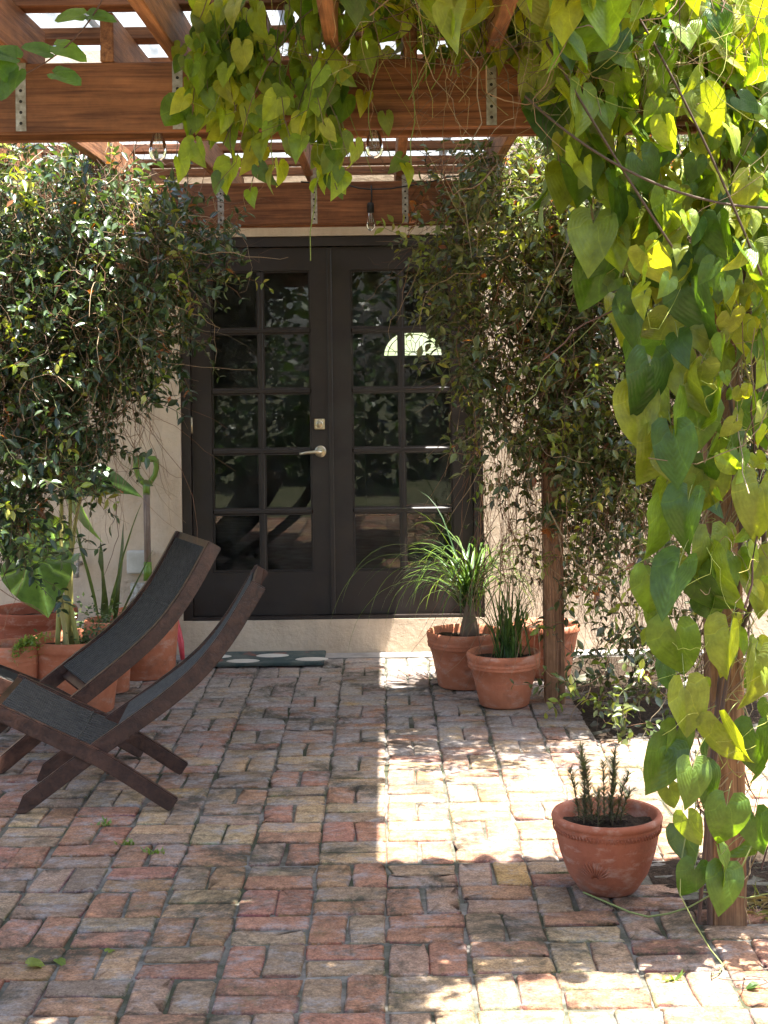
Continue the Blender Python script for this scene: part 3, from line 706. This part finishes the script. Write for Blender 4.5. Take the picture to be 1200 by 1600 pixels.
while cnt < 298:
    z = r.uniform(.15, 2.55)
    if r.random() > .22+.78*min(1, z/1.9): continue
    le = left_edge(z); x = r.uniform(le, 1.34); y = r.uniform(4.02, 4.30) if r.random() < .7 else r.uniform(4.42, 4.62)
    if z < 1.0 and .89 < x < 1.02 and y < 4.33 and r.random() < .75: continue
    small = x > le+.22
    add_heart(Vector((x, y, z)), (r.uniform(.045, .09) if small else r.uniform(.07, .14)), LIME if (small and r.random() < .55) else HEARTS); cnt += 1
X = MB()
for t in range(330):
    z = r.uniform(1.75, 2.55); x = r.uniform(left_edge(z)+.02, 1.25); y = r.uniform(3.86, 4.27)
    place_leaf(vb, LIME if r.random() < .6 else HEARTS, Vector((x, y, z))-o_, Vector((r.gauss(0, .5), r.gauss(-.1, .5), -1)), Vector((r.gauss(.1, 1), -.8+r.gauss(0, .6), r.uniform(0, 1.3))), r.choice([.04, .05, .06, .08, .11]), r, X)
for t in range(560):
    z = r.uniform(.25, 2.6)
    if r.random() > .15+.85*min(1, z/2.0): continue
    x = r.uniform(max(.86, left_edge(z)+.12), 1.4); y = r.uniform(4.0, 4.30)
    if z < .75 and abs(x-.958) < .07: continue
    place_leaf(vb, LIME, Vector((x, y, z))-o_, Vector((r.gauss(0, .6), r.gauss(-.1, .5), -1)), Vector((r.gauss(.1, 1), -.8+r.gauss(0, .6), r.uniform(0, 1.3))), r.uniform(.028, .06), r, X)
tag(X.build('leaf', M['heart'], vb, True), kind='stuff')
for t in range(70):                                            # dry stems wound round the post
    a = r.uniform(0, 6.28); z = r.uniform(.05, 1.5); st_ = r.uniform(.3, 1.6); pts = []
    for i in range(9):
        q = a+st_*i*.35; pts.append(Vector((.958+.075*math.cos(q)+r.gauss(0, .006), FB+.088+.075*math.sin(q)+r.gauss(0, .006), z+i*.045*(1 if t % 2 else .5))))
    S.tube([p-o_ for p in pts], r.choice([.0012, .0018, .0026]), 4, r.choice([(.26, .19, .11), (.16, .10, .06), (.33, .25, .14)]), False)
tag(S.build('stem', M['stem'], vb, True), kind='stuff')
# (c) canopy tangled on top of the beam and rafters at upper right, thickened out of view for shade
vc, r = heart_vine('dense yellow-green vine canopy over the beam at upper right, with unseen leaves added for shade', 44)
vc.location = (.6, 4.0, 2.6); o_ = Vector(vc.location); S = MB(); X = MB(); cnt = 0
cand = []
for t in range(900):
    y = r.uniform(3.25, 4.75); lim = 1.20
    x = r.uniform(-.12, 1.3) if r.random() < .75 else r.uniform(.35, 1.25)
    if x > .78+.40*(y-3.75)/.6 and y < 4.2: continue                 # sun comes in past this edge
    z = r.gauss(2.60, .10) - (.12*r.random() if x > .4 else 0)
    z = max(z, 2.46 if 4.25 < y < 4.55 else 2.36)
    cand.append((x, y, z))
for t in range(1000):  # extra flat leaves over the beam, added to fill out its shadow band
    cand.append((r.uniform(.40, 1.75), r.uniform(4.20, 4.74), max(2.47, r.gauss(2.55, .07)), 1))
for t in range(1150):  # flat leaves above the view, added only to shade the bricks at left
    cand.append((r.uniform(-.25, .70), r.uniform(2.9, 4.45), r.uniform(2.64, 2.85), 1))
cand.sort(key=lambda p: (p[2] > 2.75, p[1]))
for (x, y, z, *flat) in cand:
    p = Vector((x, y, z)); tip = Vector((r.gauss(0, .6), r.gauss(-.1, .5), -1+r.gauss(0, .3))); nor = Vector((r.gauss(0, .6), r.gauss(-.5, .6), r.uniform(.2, 1.2)))
    s = r.choice([.05, .06, .07, .08, .10])*r.uniform(.8, 1.2); pool = LIME if r.random() < .7 else HEARTS
    if flat: tip = Vector((r.gauss(0, 1), r.gauss(0, 1), -.5)); nor = Vector((r.gauss(.1, .35), r.gauss(-.1, .35), 1)); s *= 1.3
    if cnt < 298: place_leaf(vc, pool, p-o_, tip, nor, s, r); cnt += 1
    else: place_leaf(vc, pool, p-o_, tip, nor, s, r, X)
tag(X.build('leaf', M['heart'], vc, True), kind='stuff')
for t in range(330):
    x = r.uniform(-.1, 1.2); y = r.uniform(3.4, 4.6); pts = wander(r, (x, y, r.gauss(2.58, .1)), (r.gauss(0, 1), r.gauss(0, .5), r.gauss(-.2, .7)), r.uniform(.2, .8), 9, .4, .02)
    rs = r.choice([.0009, .0012, .0016, .0022]); S.tube([p-o_ for p in pts], [rs*(1-.7*i/9) for i in range(10)], 3, r.choice([(.10, .06, .035), (.2, .13, .07), (.06, .04, .03)] if rs > .0014 else [(.28, .28, .07), (.3, .23, .12), (.2, .13, .07)]), False)
for t in range(120):                                           # dry stalks straggling down in front of the beam on the right
    x = r.uniform(.42, 1.15); pts = wander(r, (x, r.uniform(3.9, 4.26), r.uniform(2.35, 2.55)), (r.gauss(.1, .6), r.gauss(-.1, .2), -1), r.uniform(.12, .4), 8, .5, .02)
    S.tube([p-o_ for p in pts], [.0012*(1-.6*i/8) for i in range(9)], 3, r.choice([(.32, .24, .12), (.3, .29, .07), (.2, .12, .06), (.36, .28, .16)]), False)
for a, b, c in (((820, 150), (1000, 320), (1200, 325)), ((850, 60), (960, 250), (1060, 400)), ((1000, 30), (1100, 200), (1190, 430))):
    S.tube([p-o_ for p in bez(at(*a, 3.85), at(*b, 3.8), at(*c, 3.9), 14)], .0035, 5, (.07, .045, .03), False)
tag(S.build('stem', M['stem'], vc, True), kind='stuff')
# (d) sprig close to us at the top left
r = random.Random(50); p0, p1_, p2_ = at(-30, 140, 3.3), at(110, 105, 3.3), at(165, -10, 3.3)
sp = thing('vine_sprig', 'single twig with a few leaves crossing the top left corner', 'twig', p0); S = MB()
path = bez(p0, p1_, p2_, 12); S.tube([p-p0 for p in path], .0018, 5, (.10, .05, .035)); S.build('stem', M['stem'], sp, True)
SM = leafset([(.06, .13, .025), (.09, .17, .03)], 4, 'heart', 9, lobes=False, w=1.4)
for (x, y, tx, tz) in [(88, 72, .9, -.2), (15, 118, -.2, .5), (85, 115, .9, -.3), (25, 90, -1, .5), (130, 22, -1, .1), (140, 24, 1, .1), (78, 82, -.7, .2), (28, 112, -.6, -.9)]:
    place_leaf(sp, SM, at(x, y, 3.3)-p0, Vector((tx, -.3, tz)), Vector((r.gauss(0, .3), -.8, .7)), .062*r.uniform(.8, 1.2), r)

# ------------------------------------------------------------------ pots and their plants
def pot(label, loc, rim, h, base, m, style='rib', soil_z=None, group='terracotta pots'):
    root = thing('terracotta_pot', label, 'pot', loc, rng.uniform(0, 6), group)
    t = .016
    if style == 'rib':
        prof = [(0, 0), (base, 0), (base+.006, .006), (base+(rim-base)*.45, h*.45), (base+(rim-base)*.74, h*.70), (rim*.955, h*.72), (rim*.975, h*.745), (rim*.955, h*.77), (rim*.975, h*.785), (rim*.985, h*.81), (rim*.965, h*.835), (rim*.975, h*.85), (rim, h*.92), (rim, h*.97), (rim-.006, h)]
    elif style == 'bowl':
        prof = [(0, 0), (base*.93, 0), (base, .006), (base+(rim-base)*.42, h*.24), (base+(rim-base)*.70, h*.5), (base+(rim-base)*.86, h*.74), (rim*.965, h*.88), (rim*.97, h*.9), (rim*1.0, h*.915), (rim*1.01, h*.955), (rim-.004, h)]
    else:
        prof = [(0, 0), (base, 0), (base+.004, .005), (base+(rim-base)*.8, h*.80), (rim*.955, h*.84), (rim*.99, h*.855), (rim, h*.88), (rim, h*.97), (rim-.006, h)]
    prof += [(rim-t, h-.002), (rim-t-.004, h*.93), (rim-t-.012, h*.80)]
    m_ = MB(); m_.lathe(prof, 48); m_.build('pot_wall', m, root, True)
    sz = soil_z or h*.86; s = MB(); rr = rim-t-.008; n = 24; rings = 6
    vs = [(0, 0, sz+.006)]+[(rr*q/rings*math.cos(2*math.pi*k/n), rr*q/rings*math.sin(2*math.pi*k/n), sz+rng.gauss(0, .005)) for q in range(1, rings+1) for k in range(n)]
    fs = [(0, 1+k, 1+(k+1) % n) for k in range(n)]+[(1+q*n+k, 1+(q+1)*n+k, 1+(q+1)*n+(k+1) % n, 1+q*n+(k+1) % n) for q in range(rings-1) for k in range(n)]
    s.add(vs, fs); s.build('soil', M['soil'], root, True)
    return root
pA = pot('rounded terracotta pot with rosemary beside the right post', (.655, 4.64, 0), .166, .232, .088, M['terra2'], 'bowl', .195); pA.rotation_euler.z = 0
em = MB()                                                      # shell-like relief on the bowl
for k_ in range(11):
    a = R(-66+13.2*k_); q = []
    for t in range(5):
        u = .012+.050*t/4*(1-.18*abs(k_-5)/5); th = -math.pi/2-.42+math.sin(a)*u*7.2; z = .062+math.cos(a)*u*1.0
        rad = .088+(.078)*(.42 if z < .056 else .42+.28*(z-.056)/.06); q.append((rad*math.cos(th)*1.005, rad*math.sin(th)*1.005, z))
    em.tube(q, [.0015, .003, .0036, .003, .0015], 5)
em.build('shell_relief', M['terra2'], pA, True)
dn = MB()
for k_ in range(90): a = 2*math.pi*k_/90; dn.tube([(.1625*math.cos(a), .1625*math.sin(a), .197), (.1605*math.cos(a+.03), .1605*math.sin(a+.03), .184)], .0022, 4)
dn.build('rim_beading', M['terra2'], pA, True)
pB = pot('ribbed terracotta pot standing in front of the back post', (.535, 7.10, 0), .172, .245, .108, M['terra'], 'rib')
pC = pot('larger ribbed terracotta pot holding the strap-leaved plant', (.375, 7.52, 0), .185, .27, .125, M['terra'], 'rib')
pD = pot('terracotta pot half hidden behind the back post', (.80, 7.75, 0), .17, .26, .115, M['terra'], 'plain')
# left group
pE = pot('wide terracotta pot with a rolled rim behind the chairs', (-1.44, 7.10, 0), .215, .34, .165, M['terra'], 'plain', .29)
pF = pot('tall dark terracotta pot under the big elephant-ear leaf', (-1.74, 7.55, 0), .215, .40, .17, M['terra3'], 'plain')
pG = pot('small ribbed terracotta pot at the left edge with feathery greens', (-1.70, 6.98, 0), .125, .335, .09, M['terra'], 'rib')
pH = pot('terracotta pot between chair back and door wall', (-1.245, 7.86, 0), .18, .33, .15, M['terra'], 'plain')

def rosemary(loc):
    r = random.Random(61); root = thing('rosemary', 'young rosemary sprigs growing in the rounded pot', 'herb', loc); L = MB(); S = MB()
    for (x, y, h, lx) in [(-.045, .01, .235, -.015), (-.03, -.02, .20, -.03), (.025, 0, .225, .02), (.012, .03, .17, .0), (-.065, .02, .16, -.03), (.045, .01, .15, .04), (-.015, -.03, .11, 0), (.06, .02, .09, .03), (-.055, -.01, .19, .005), (.03, -.015, .19, .01)]:
        pts = bez((x, y, -.008), (x+lx*.2, y, h*.5), (x+lx, y+r.gauss(0, .01), h), 8); S.tube(pts, [.0028-.0018*i/8 for i in range(9)], 5, (.17, .12, .07))
        for i in range(int(h*1500)):
            f = r.uniform(.08, 1); p = pts[min(7, int(f*8))].lerp(pts[min(8, int(f*8)+1)], f*8 % 1); a = r.uniform(0, 6.28); u = r.uniform(.15, 1.1); d = Vector((math.cos(a), math.sin(a), u)).normalized()*r.uniform(.018, .036)
            sd = d.cross(Vector((0, 0, 1))).normalized()*.0013; fcol = r.choice([(.08, .11, .055), (.11, .135, .07), (.15, .17, .095), (.15, .12, .06)])
            L.add([p-sd, p+sd, p+d*.6+sd, p+d, p+d*.6-sd], [(0, 1, 2, 3, 4)], fcol)
    tag(L.build('foliage', M['strap'], root), kind='stuff'); S.build('stem', M['stem'], root, True)
rosemary((.64, 4.645, .198))
# little wedge of broken pot in the soil
sh = thing('terracotta_shard', 'pinkish broken terracotta shard lying on the rosemary soil', 'shard', (.655, 4.72, .196)); m_ = MB()
m_.add([(-.085, 0, 0), (.075, .012, 0), (.03, .05, .03), (-.06, .045, .035), (-.085, .008, -.004), (.075, .02, -.004), (.03, .058, .026), (-.06, .053, .031)], [(0, 1, 2, 3), (7, 6, 5, 4), (0, 4, 5, 1), (1, 5, 6, 2), (2, 6, 7, 3), (3, 7, 4, 0)])
m_.build('shard_body', M['terra2'], sh)

def ribbon_leaf(root, p0, d, L, wd, bend, c, r, name='leaf', mat='strap', n=9):
    d = Vector(d).normalized(); p = Vector(p0); m_ = MB(); vs = []; twist = r.gauss(0, .15)
    for i in range(n+1):
        f = i/n; side = d.cross(Vector((0, 0, 1)))
        side = side.normalized() if side.length > .02 else Vector((1, 0, 0)); up = side.cross(d)
        ww = wd*min(1, f*6+.4)*(1-f**2.6)+.0005
        vs += [p-side*ww+up*ww*.25, p, p+side*ww+up*ww*.25]; p = p+d*L/n; d = (d+Vector((r.gauss(0, .03)+twist*.1, r.gauss(0, .03), -bend*(.35+1.4*f)/n*6))).normalized()
        if p.z < -Vector(root.location).z + .012: p.z = -Vector(root.location).z+.012
    m_.add(vs, [q for i in range(n) for q in ((3*i, 3*i+1, 3*i+4, 3*i+3), (3*i+1, 3*i+2, 3*i+5, 3*i+4))], c, [(.1, .1)]*len(vs)); return m_.build(name, M[mat], root, True)
r = random.Random(71)
st = thing('strap_leaf_plant', 'fountain of long thin arching green leaves in the larger pot', 'plant', (.40, 7.50, .235))
t_ = MB(); t_.lathe([(.0, 0), (.05, 0), (.045, .05), (.028, .12), (.022, .22), (.0, .235)], 12, (.16, .11, .07)); t_.build('trunk', M['stem'], st, True)
for i in range(130):
    a = r.uniform(0, 6.28); u = r.uniform(.6, 2.4); g_ = r.uniform(.7, 1.3)
    ribbon_leaf(st, (r.gauss(0, .02), r.gauss(0, .02), r.uniform(.12, .26)), (math.cos(a), math.sin(a), u), r.uniform(.36, .66), r.uniform(.0038, .006), r.uniform(.32, .72), tuple(v*g_ for v in r.choice([(.06, .12, .025), (.10, .17, .035), (.045, .095, .03)])), r)
for (dx, dz, L_) in [(-1, 1.3, .95), (-.8, 1.6, .9), (-1, .8, .8), (-.6, .9, .75)]:
    ribbon_leaf(st, (-.02, -.03, .18), (dx, -.25, dz), L_, .0055, .62, (.10, .15, .04), r, n=16)
s2 = thing('grassy_plant', 'upright grassy tuft growing in the front ribbed pot', 'plant', (.56, 7.12, .21))
for i in range(80):
    a = r.uniform(0, 6.28); ribbon_leaf(s2, (r.gauss(0, .035), r.gauss(0, .03), 0), (math.cos(a)*.5, math.sin(a)*.5, r.uniform(.8, 3)), r.uniform(.22, .46), r.uniform(.0032, .006), r.uniform(.1, .5), r.choice([(.06, .12, .03), (.09, .16, .04), (.04, .085, .03)]), r)

# elephant ears
TARO = leafset([(.055, .12, .028), (.075, .15, .03), (.10, .18, .035)], 6, 'taro', 15, w=1.12)
te = thing('elephant_ear_plant', 'elephant-ear plant with pale stalks and broad leaves left of the door', 'plant', (-1.47, 7.12, .27)); o_ = Vector(te.location); S = MB()
for (x, y, Y, s, tip, nor) in [(58, 885, 6.85, .27, (.3, -.75, -.55), (-.1, -.5, 1.0)), (132, 752, 7.0, .22, (1, -.1, .22), (.1, -.6, .8)), (75, 865, 7.1, .30, (-.5, -.4, .35), (.55, -.8, .35)), (110, 730, 7.3, .32, (-.25, -.1, -1), (-.9, -.5, .3)), (95, 700, 7.25, .26, (.25, .2, -.9), (-.6, -.8, .2)), (20, 800, 7.2, .26, (-.6, -.3, -.5), (.2, -.8, .6))]:
    p = at(x, y, Y); place_leaf(te, TARO, p-o_, Vector(tip), Vector(nor), s, r)
    b0 = Vector((r.gauss(0, .025), r.gauss(0, .03), 0)); q = p-o_; S.tube(bez(b0, b0*.3+Vector((q.x*.2, q.y*.2, q.z*.75)), q, 10), [.013-.0007*i for i in range(11)], 7, r.choice([(.30, .27, .08), (.24, .25, .07), (.33, .28, .11)]))
S.build('stalk', M['stem'], te, True)
sn = thing('snake_plant', 'dark upright sword-leaved plant beside the shovel', 'plant', (-1.36, 7.50, .0)); 
for (x, dx, dy, L_, wd) in [(0, .22, -.1, .62, .024), (.03, .10, .1, .50, .022), (-.05, -.22, 0, .55, .022), (.05, .45, -.1, .42, .020), (-.02, -.05, .1, .45, .02)]:
    ribbon_leaf(sn, (x, 0, .33), (dx, dy, 1), L_, wd, .015, r.choice([(.05, .085, .03), (.065, .10, .035)]), r)
pI = pot('terracotta pot holding the sword-leaved plant', (-1.36, 7.50, 0), .12, .35, .09, M['terra'], 'plain', .32)
# small feathery greens in the leftmost pot, trailing weed in the wide pot
fe = thing('feathery_greens', 'lime feathery foliage spilling from the small left pot', 'plant', (-1.64, 6.93, .30)); L = MB()
for i in range(16):
    a = r.uniform(-1.2, 1.2)-math.pi/4; pts = bez((0, 0, 0), (.05*math.cos(a), .05*math.sin(a), r.uniform(.06, .11)), (.11*math.cos(a)*r.uniform(.5, 1.1), .11*math.sin(a), r.uniform(-.03, .10)), 7)
    for j, p in enumerate(pts[1:]):
        for q in range(5):
            d = Vector((r.gauss(0, 1), r.gauss(0, 1), r.gauss(.1, .7))).normalized()*.028; sd = d.cross(Vector((.3, .2, 1))).normalized()*.0045; L.add([p, p+d*.6+sd, p+d, p+d*.6-sd], [(0, 1, 2, 3)], r.choice([(.20, .28, .05), (.16, .25, .05)]))
tag(L.build('foliage', M['strap'], fe), kind='stuff')
we = thing('trailing_herb', 'small leafy herb in the wide rolled-rim pot', 'herb', (-1.36, 7.18, .29)); L = MB()
for i in range(420):
    p = Vector((r.gauss(0, .075), r.gauss(0, .06), abs(r.gauss(0, .09)))); F = frame(p, (r.gauss(0, 1), r.gauss(0, 1), r.gauss(0, .5)), (r.gauss(0, .4), r.gauss(-.3, .4), 1), r.uniform(.018, .034))
    L.add([F @ Vector(v) for v in ((0, 0, 0), (.25, -.5, .06), (0, -1, 0), (-.25, -.5, .06))], [(0, 1, 2, 3)], r.choice([(.06, .11, .03), (.10, .15, .04), (.04, .08, .03)]))
tag(L.build('foliage', M['jas'], we), kind='stuff')

# ------------------------------------------------------------------ things on and against the wall
c = at(229, 735, WALL_Y-.09); hz = c.z
so = thing('shovel', 'shovel with a green D-shaped handle leaning on the wall', 'shovel', (c.x, WALL_Y-.10, 0)); m_ = MB()
tp = .060
lp = [(-.052, 0, .055), (-.046, 0, .062), (.046, 0, .062), (.052, 0, .055), (.056, 0, .02), (.046, 0, -.025), (.020, 0, -.062), (0, 0, -.075), (-.020, 0, -.062), (-.046, 0, -.025), (-.056, 0, .02), (-.052, 0, .055)]
m_.tube([(x, y, z+hz) for x, y, z in lp], [.017, .017, .017, .017, .015, .014, .016, .018, .016, .014, .015, .017], 10); m_.tube([(0, 0, hz-.06), (0, -.002, hz-.13)], [.020, .019], 10)
m_.build('handle_grip', M['green'], so, True)
zb = at(232, 880, WALL_Y-.09).z
m_ = MB(); m_.tube([(0, -.002, hz-.12), (.003, -.012, zb)], .0185, 12); m_.build('shaft', mat_wood('weathered_shaft', 2, (.13, .09, .07), (.27, .20, .155), .8), so, True)
m_ = MB(); m_.tube([(.003, -.012, zb+.01), (.004, -.02, zb-.09)], [.021, .024], 12); m_.build('socket', M['green'], so, True)
m_ = MB(); q = [(-.09, -.005, zb-.10), (.098, -.005, zb-.10), (.10, -.02, zb-.25), (.07, -.04, .10), (0.004, -.05, .012), (-.062, -.04, .10), (-.092, -.02, zb-.25), (.004, -.035, zb-.17)]
m_.add([(a, b-.012, d) for a, b, d in q], [(7, 0, 1), (7, 1, 2), (7, 2, 3), (7, 3, 4), (7, 4, 5), (7, 5, 6), (7, 6, 0)]); b_ = m_.build('blade', M['galv'], so); so_ = b_.modifiers.new('t', 'SOLIDIFY'); so_.thickness = .003
q = at(218, 877, WALL_Y); eb = thing('outlet_box', 'small weathered grey outlet box on the wall behind the shovel', 'outlet', (q.x, WALL_Y-.002, q.z))
cbox('box_body', M['boxgrey'], eb, -.062, .062, -.055, 0, -.062, .062, .010, 2); cbox('lid', M['boxgrey'], eb, -.055, .055, -.064, -.0555, -.055, .058, .004, 2)
q = at(126, 880, WALL_Y); fa = thing('wall_faucet', 'grey garden tap on the wall behind the plants', 'tap', (q.x, WALL_Y-.002, q.z)); m_ = MB()
m_.tube([(0, 0, 0), (0, -.07, 0), (0, -.10, -.015), (0, -.115, -.06)], [.013, .013, .013, .015], 10); m_.build('spout', M['galv'], fa, True)
m_ = MB(); m_.lathe([(0, .012), (.028, .010), (.030, 0), (.006, -.004), (.006, -.04)], 14, None, (0, -.06, .05)); m_.build('valve_wheel', M['galv'], fa, True)
q = at(262, 1004, WALL_Y-.12); rd = thing('red_tool_handle', 'short red rounded tool handle between terracotta pot and door', 'tool', (q.x+.06, WALL_Y-.13, 0)); m_ = MB()
m_.tube([(.028, -.05, .012), (.015, -.02, .10), (0, .0, .155), (-.012, .02, .19), (-.016, .025, .215), (-.017, .026, .222)], [.012, .0165, .0165, .0165, .014, .006], 12); m_.build('grip', M['red'], rd, True)

# string lights: cable along the back beam, bulbs
sl = thing('string_lights', 'black string-light cable with clear bulbs under the beams', 'string lights', (0, 0, 0))
cab = MB(); pts = [at(x, y, BB-.02) for x, y in [(470, 284), (540, 288), (580, 296), (640, 290), (700, 276), (760, 268)]]
cab.tube([p for a, b in zip(pts, pts[1:]) for p in (a, (a+b)/2+Vector((0, 0, -.006)))]+[pts[-1]], .0035, 6); 
cab.tube([at(580, 290, BB-.02), at(581, 308, BB-.03), at(579, 322, BB-.03)], .004, 6); 
for x in (-.64, -.02): cab.tube([(x, FB+.09, ZF+.12), (x, FB+.10, ZF+.03)], .0035, 6)
cab.tube([(-2.0, FB+.1, ZF+.125), (-.64, FB+.09, ZF+.12), (-.02, FB+.09, ZF+.12), (.9, FB+.1, ZF+.125)], .0035, 6)
cab.build('cable', M['black'], sl, True)
def bulb(p, s=1.0):
    a = MB(); a.lathe([(0, .045), (.012, .045), (.016, .035), (.016, 0), (.013, -.002)], 12, None, p); sk = a.build('socket', M['black'], sl, True)
    a = MB(); a.lathe([(.013*s, 0), (.017*s, -.012), (.024*s, -.035), (.0265*s, -.055), (.022*s, -.072), (.012*s, -.082), (0, -.084)], 18, None, p); b = a.build('bulb', M['bulb'], sl, True)
    f = MB(); f.tube([(p[0]-.004, p[1], p[2]-.002), (p[0]-.006, p[1], p[2]-.045), (p[0]+.006, p[1], p[2]-.045), (p[0]+.004, p[1], p[2]-.002)], .0008, 4); f.build('filament', M['brass'], b)
bulb((-.64, FB+.10, ZF+.012)); bulb((-.02, FB+.10, ZF+.012))
q = at(579, 332, BB-.03); bulb((q.x, q.y, q.z), .8)

# ------------------------------------------------------------------ litter: weeds in the joints, fallen leaves, twigs
r = random.Random(91)
for i, (x, y, lab) in enumerate([(238, 1332, 'tuft of grass in a brick joint left of centre'), (200, 1318, 'small weed in a joint in front of the near chair'), (1045, 1532, 'seedling in a sunlit joint at lower right'), (160, 1288, 'tiny weed below the near chair feet')]):
    Y = CAM_H*FPX/(y+.013*(x-600)-HOR); q = at(x, y, Y); root = thing('weed', lab, 'weed', (q.x, Y, 0), 0, 'weeds in the brick joints'); L = MB()
    for j in range(26):
        a = r.uniform(0, 6.28); d = Vector((math.cos(a), math.sin(a)*.6, r.uniform(.2, 1.1)))*r.uniform(.012, .032); p = Vector((r.gauss(0, .018), r.gauss(0, .008), -.004)); sd = Vector((-math.sin(a), math.cos(a), 0))*.0022
        L.add([p-sd, p+sd, p+d*.6+sd*1.4, p+d, p+d*.6-sd*1.4], [(0, 1, 2, 3, 4)], r.choice([(.10, .17, .03), (.14, .2, .04)]))
    L.build('blades', M['strap'], root)
for (x, y, s, lab) in [(48, 1512, .045, 'curled fallen leaf on the bricks at lower left'), (92, 1502, .03, 'small green fallen leaf beside the curled one'), (170, 1488, .028, 'green leaf scrap lying on a reddish brick'), (1180, 1545, .03, 'dry leaf near the twigs at lower right')]:
    Y = CAM_H*FPX/(y+.013*(x-600)-HOR); q = at(x, y, Y); o = place_leaf(None, HEARTS, Vector((q.x, Y, .006)), Vector((r.gauss(0, 1), r.gauss(0, 1), .05)), Vector((.1, -.1, 1)), s, r); o.name = 'fallen_leaf'; tag(o, lab, 'leaf', 'fallen leaves')
tw = thing('dry_twigs', 'dry twigs lying on the sunlit bricks at the lower right corner', 'twigs', (.95, 3.92, .008)); S = MB()
for i in range(9):
    pts = wander(r, (r.gauss(0, .05), r.gauss(0, .04), .006+r.random()*.012), (r.gauss(-.2, 1), r.gauss(.3, .8), .03), r.uniform(.06, .16), 6, .2); S.tube([(p.x, p.y, max(.002, p.z)) for p in pts], .0016, 4, (.12, .09, .07))
S.build('twig', M['stem'], tw, True)
gm_ = thing('dry_grass', 'straw-coloured dry grass at the foot of the right post', 'grass', (1.10, 4.42, .0)); L = MB()
for i in range(160):
    p = Vector((r.uniform(-.10, .22), r.uniform(-.06, .12), 0)); a = r.uniform(0, 6.28); d = Vector((math.cos(a), math.sin(a), r.uniform(.1, .8))).normalized()*r.uniform(.04, .11); sd = Vector((-math.sin(a), math.cos(a), 0))*.0014
    L.add([p-sd, p+sd, p+d*.6+sd, p+d+Vector((0, 0, -.015)), p+d*.6-sd], [(0, 1, 2, 3, 4)], r.choice([(.33, .27, .14), (.2, .22, .07), (.26, .2, .11)]))
tag(L.build('blades', M['strap'], gm_), kind='stuff')

# garden hedge behind the viewer: it is what the door glass mirrors
hd = thing('garden_hedge', 'tall leafy garden hedge mirrored in the door glass', 'hedge', (0, -3.5, 0)); L = MB(); r = random.Random(101)
for i in range(9000):
    x = r.uniform(-7, 7); z = abs(r.gauss(0, 1))*1.6; 
    if z > 3.4+.7*math.sin(x*1.7)+.4*math.sin(x*4.1): continue
    p = Vector((x, r.gauss(0, .35)-.3*z*.3, z)); F = frame(p, (r.gauss(0, 1), r.gauss(0, 1), r.gauss(-.3, .6)), (r.gauss(0, .6), r.gauss(.5, .6), .8), r.uniform(.12, .3))
    L.add([F @ Vector(v) for v in ((0, 0, 0), (.32, -.5, .06), (0, -1, 0), (-.32, -.5, .06))], [(0, 1, 2, 3)], r.choice([(.05, .10, .025), (.08, .14, .03), (.035, .075, .02)]))
tag(L.build('foliage', M['jas'], hd), kind='stuff')
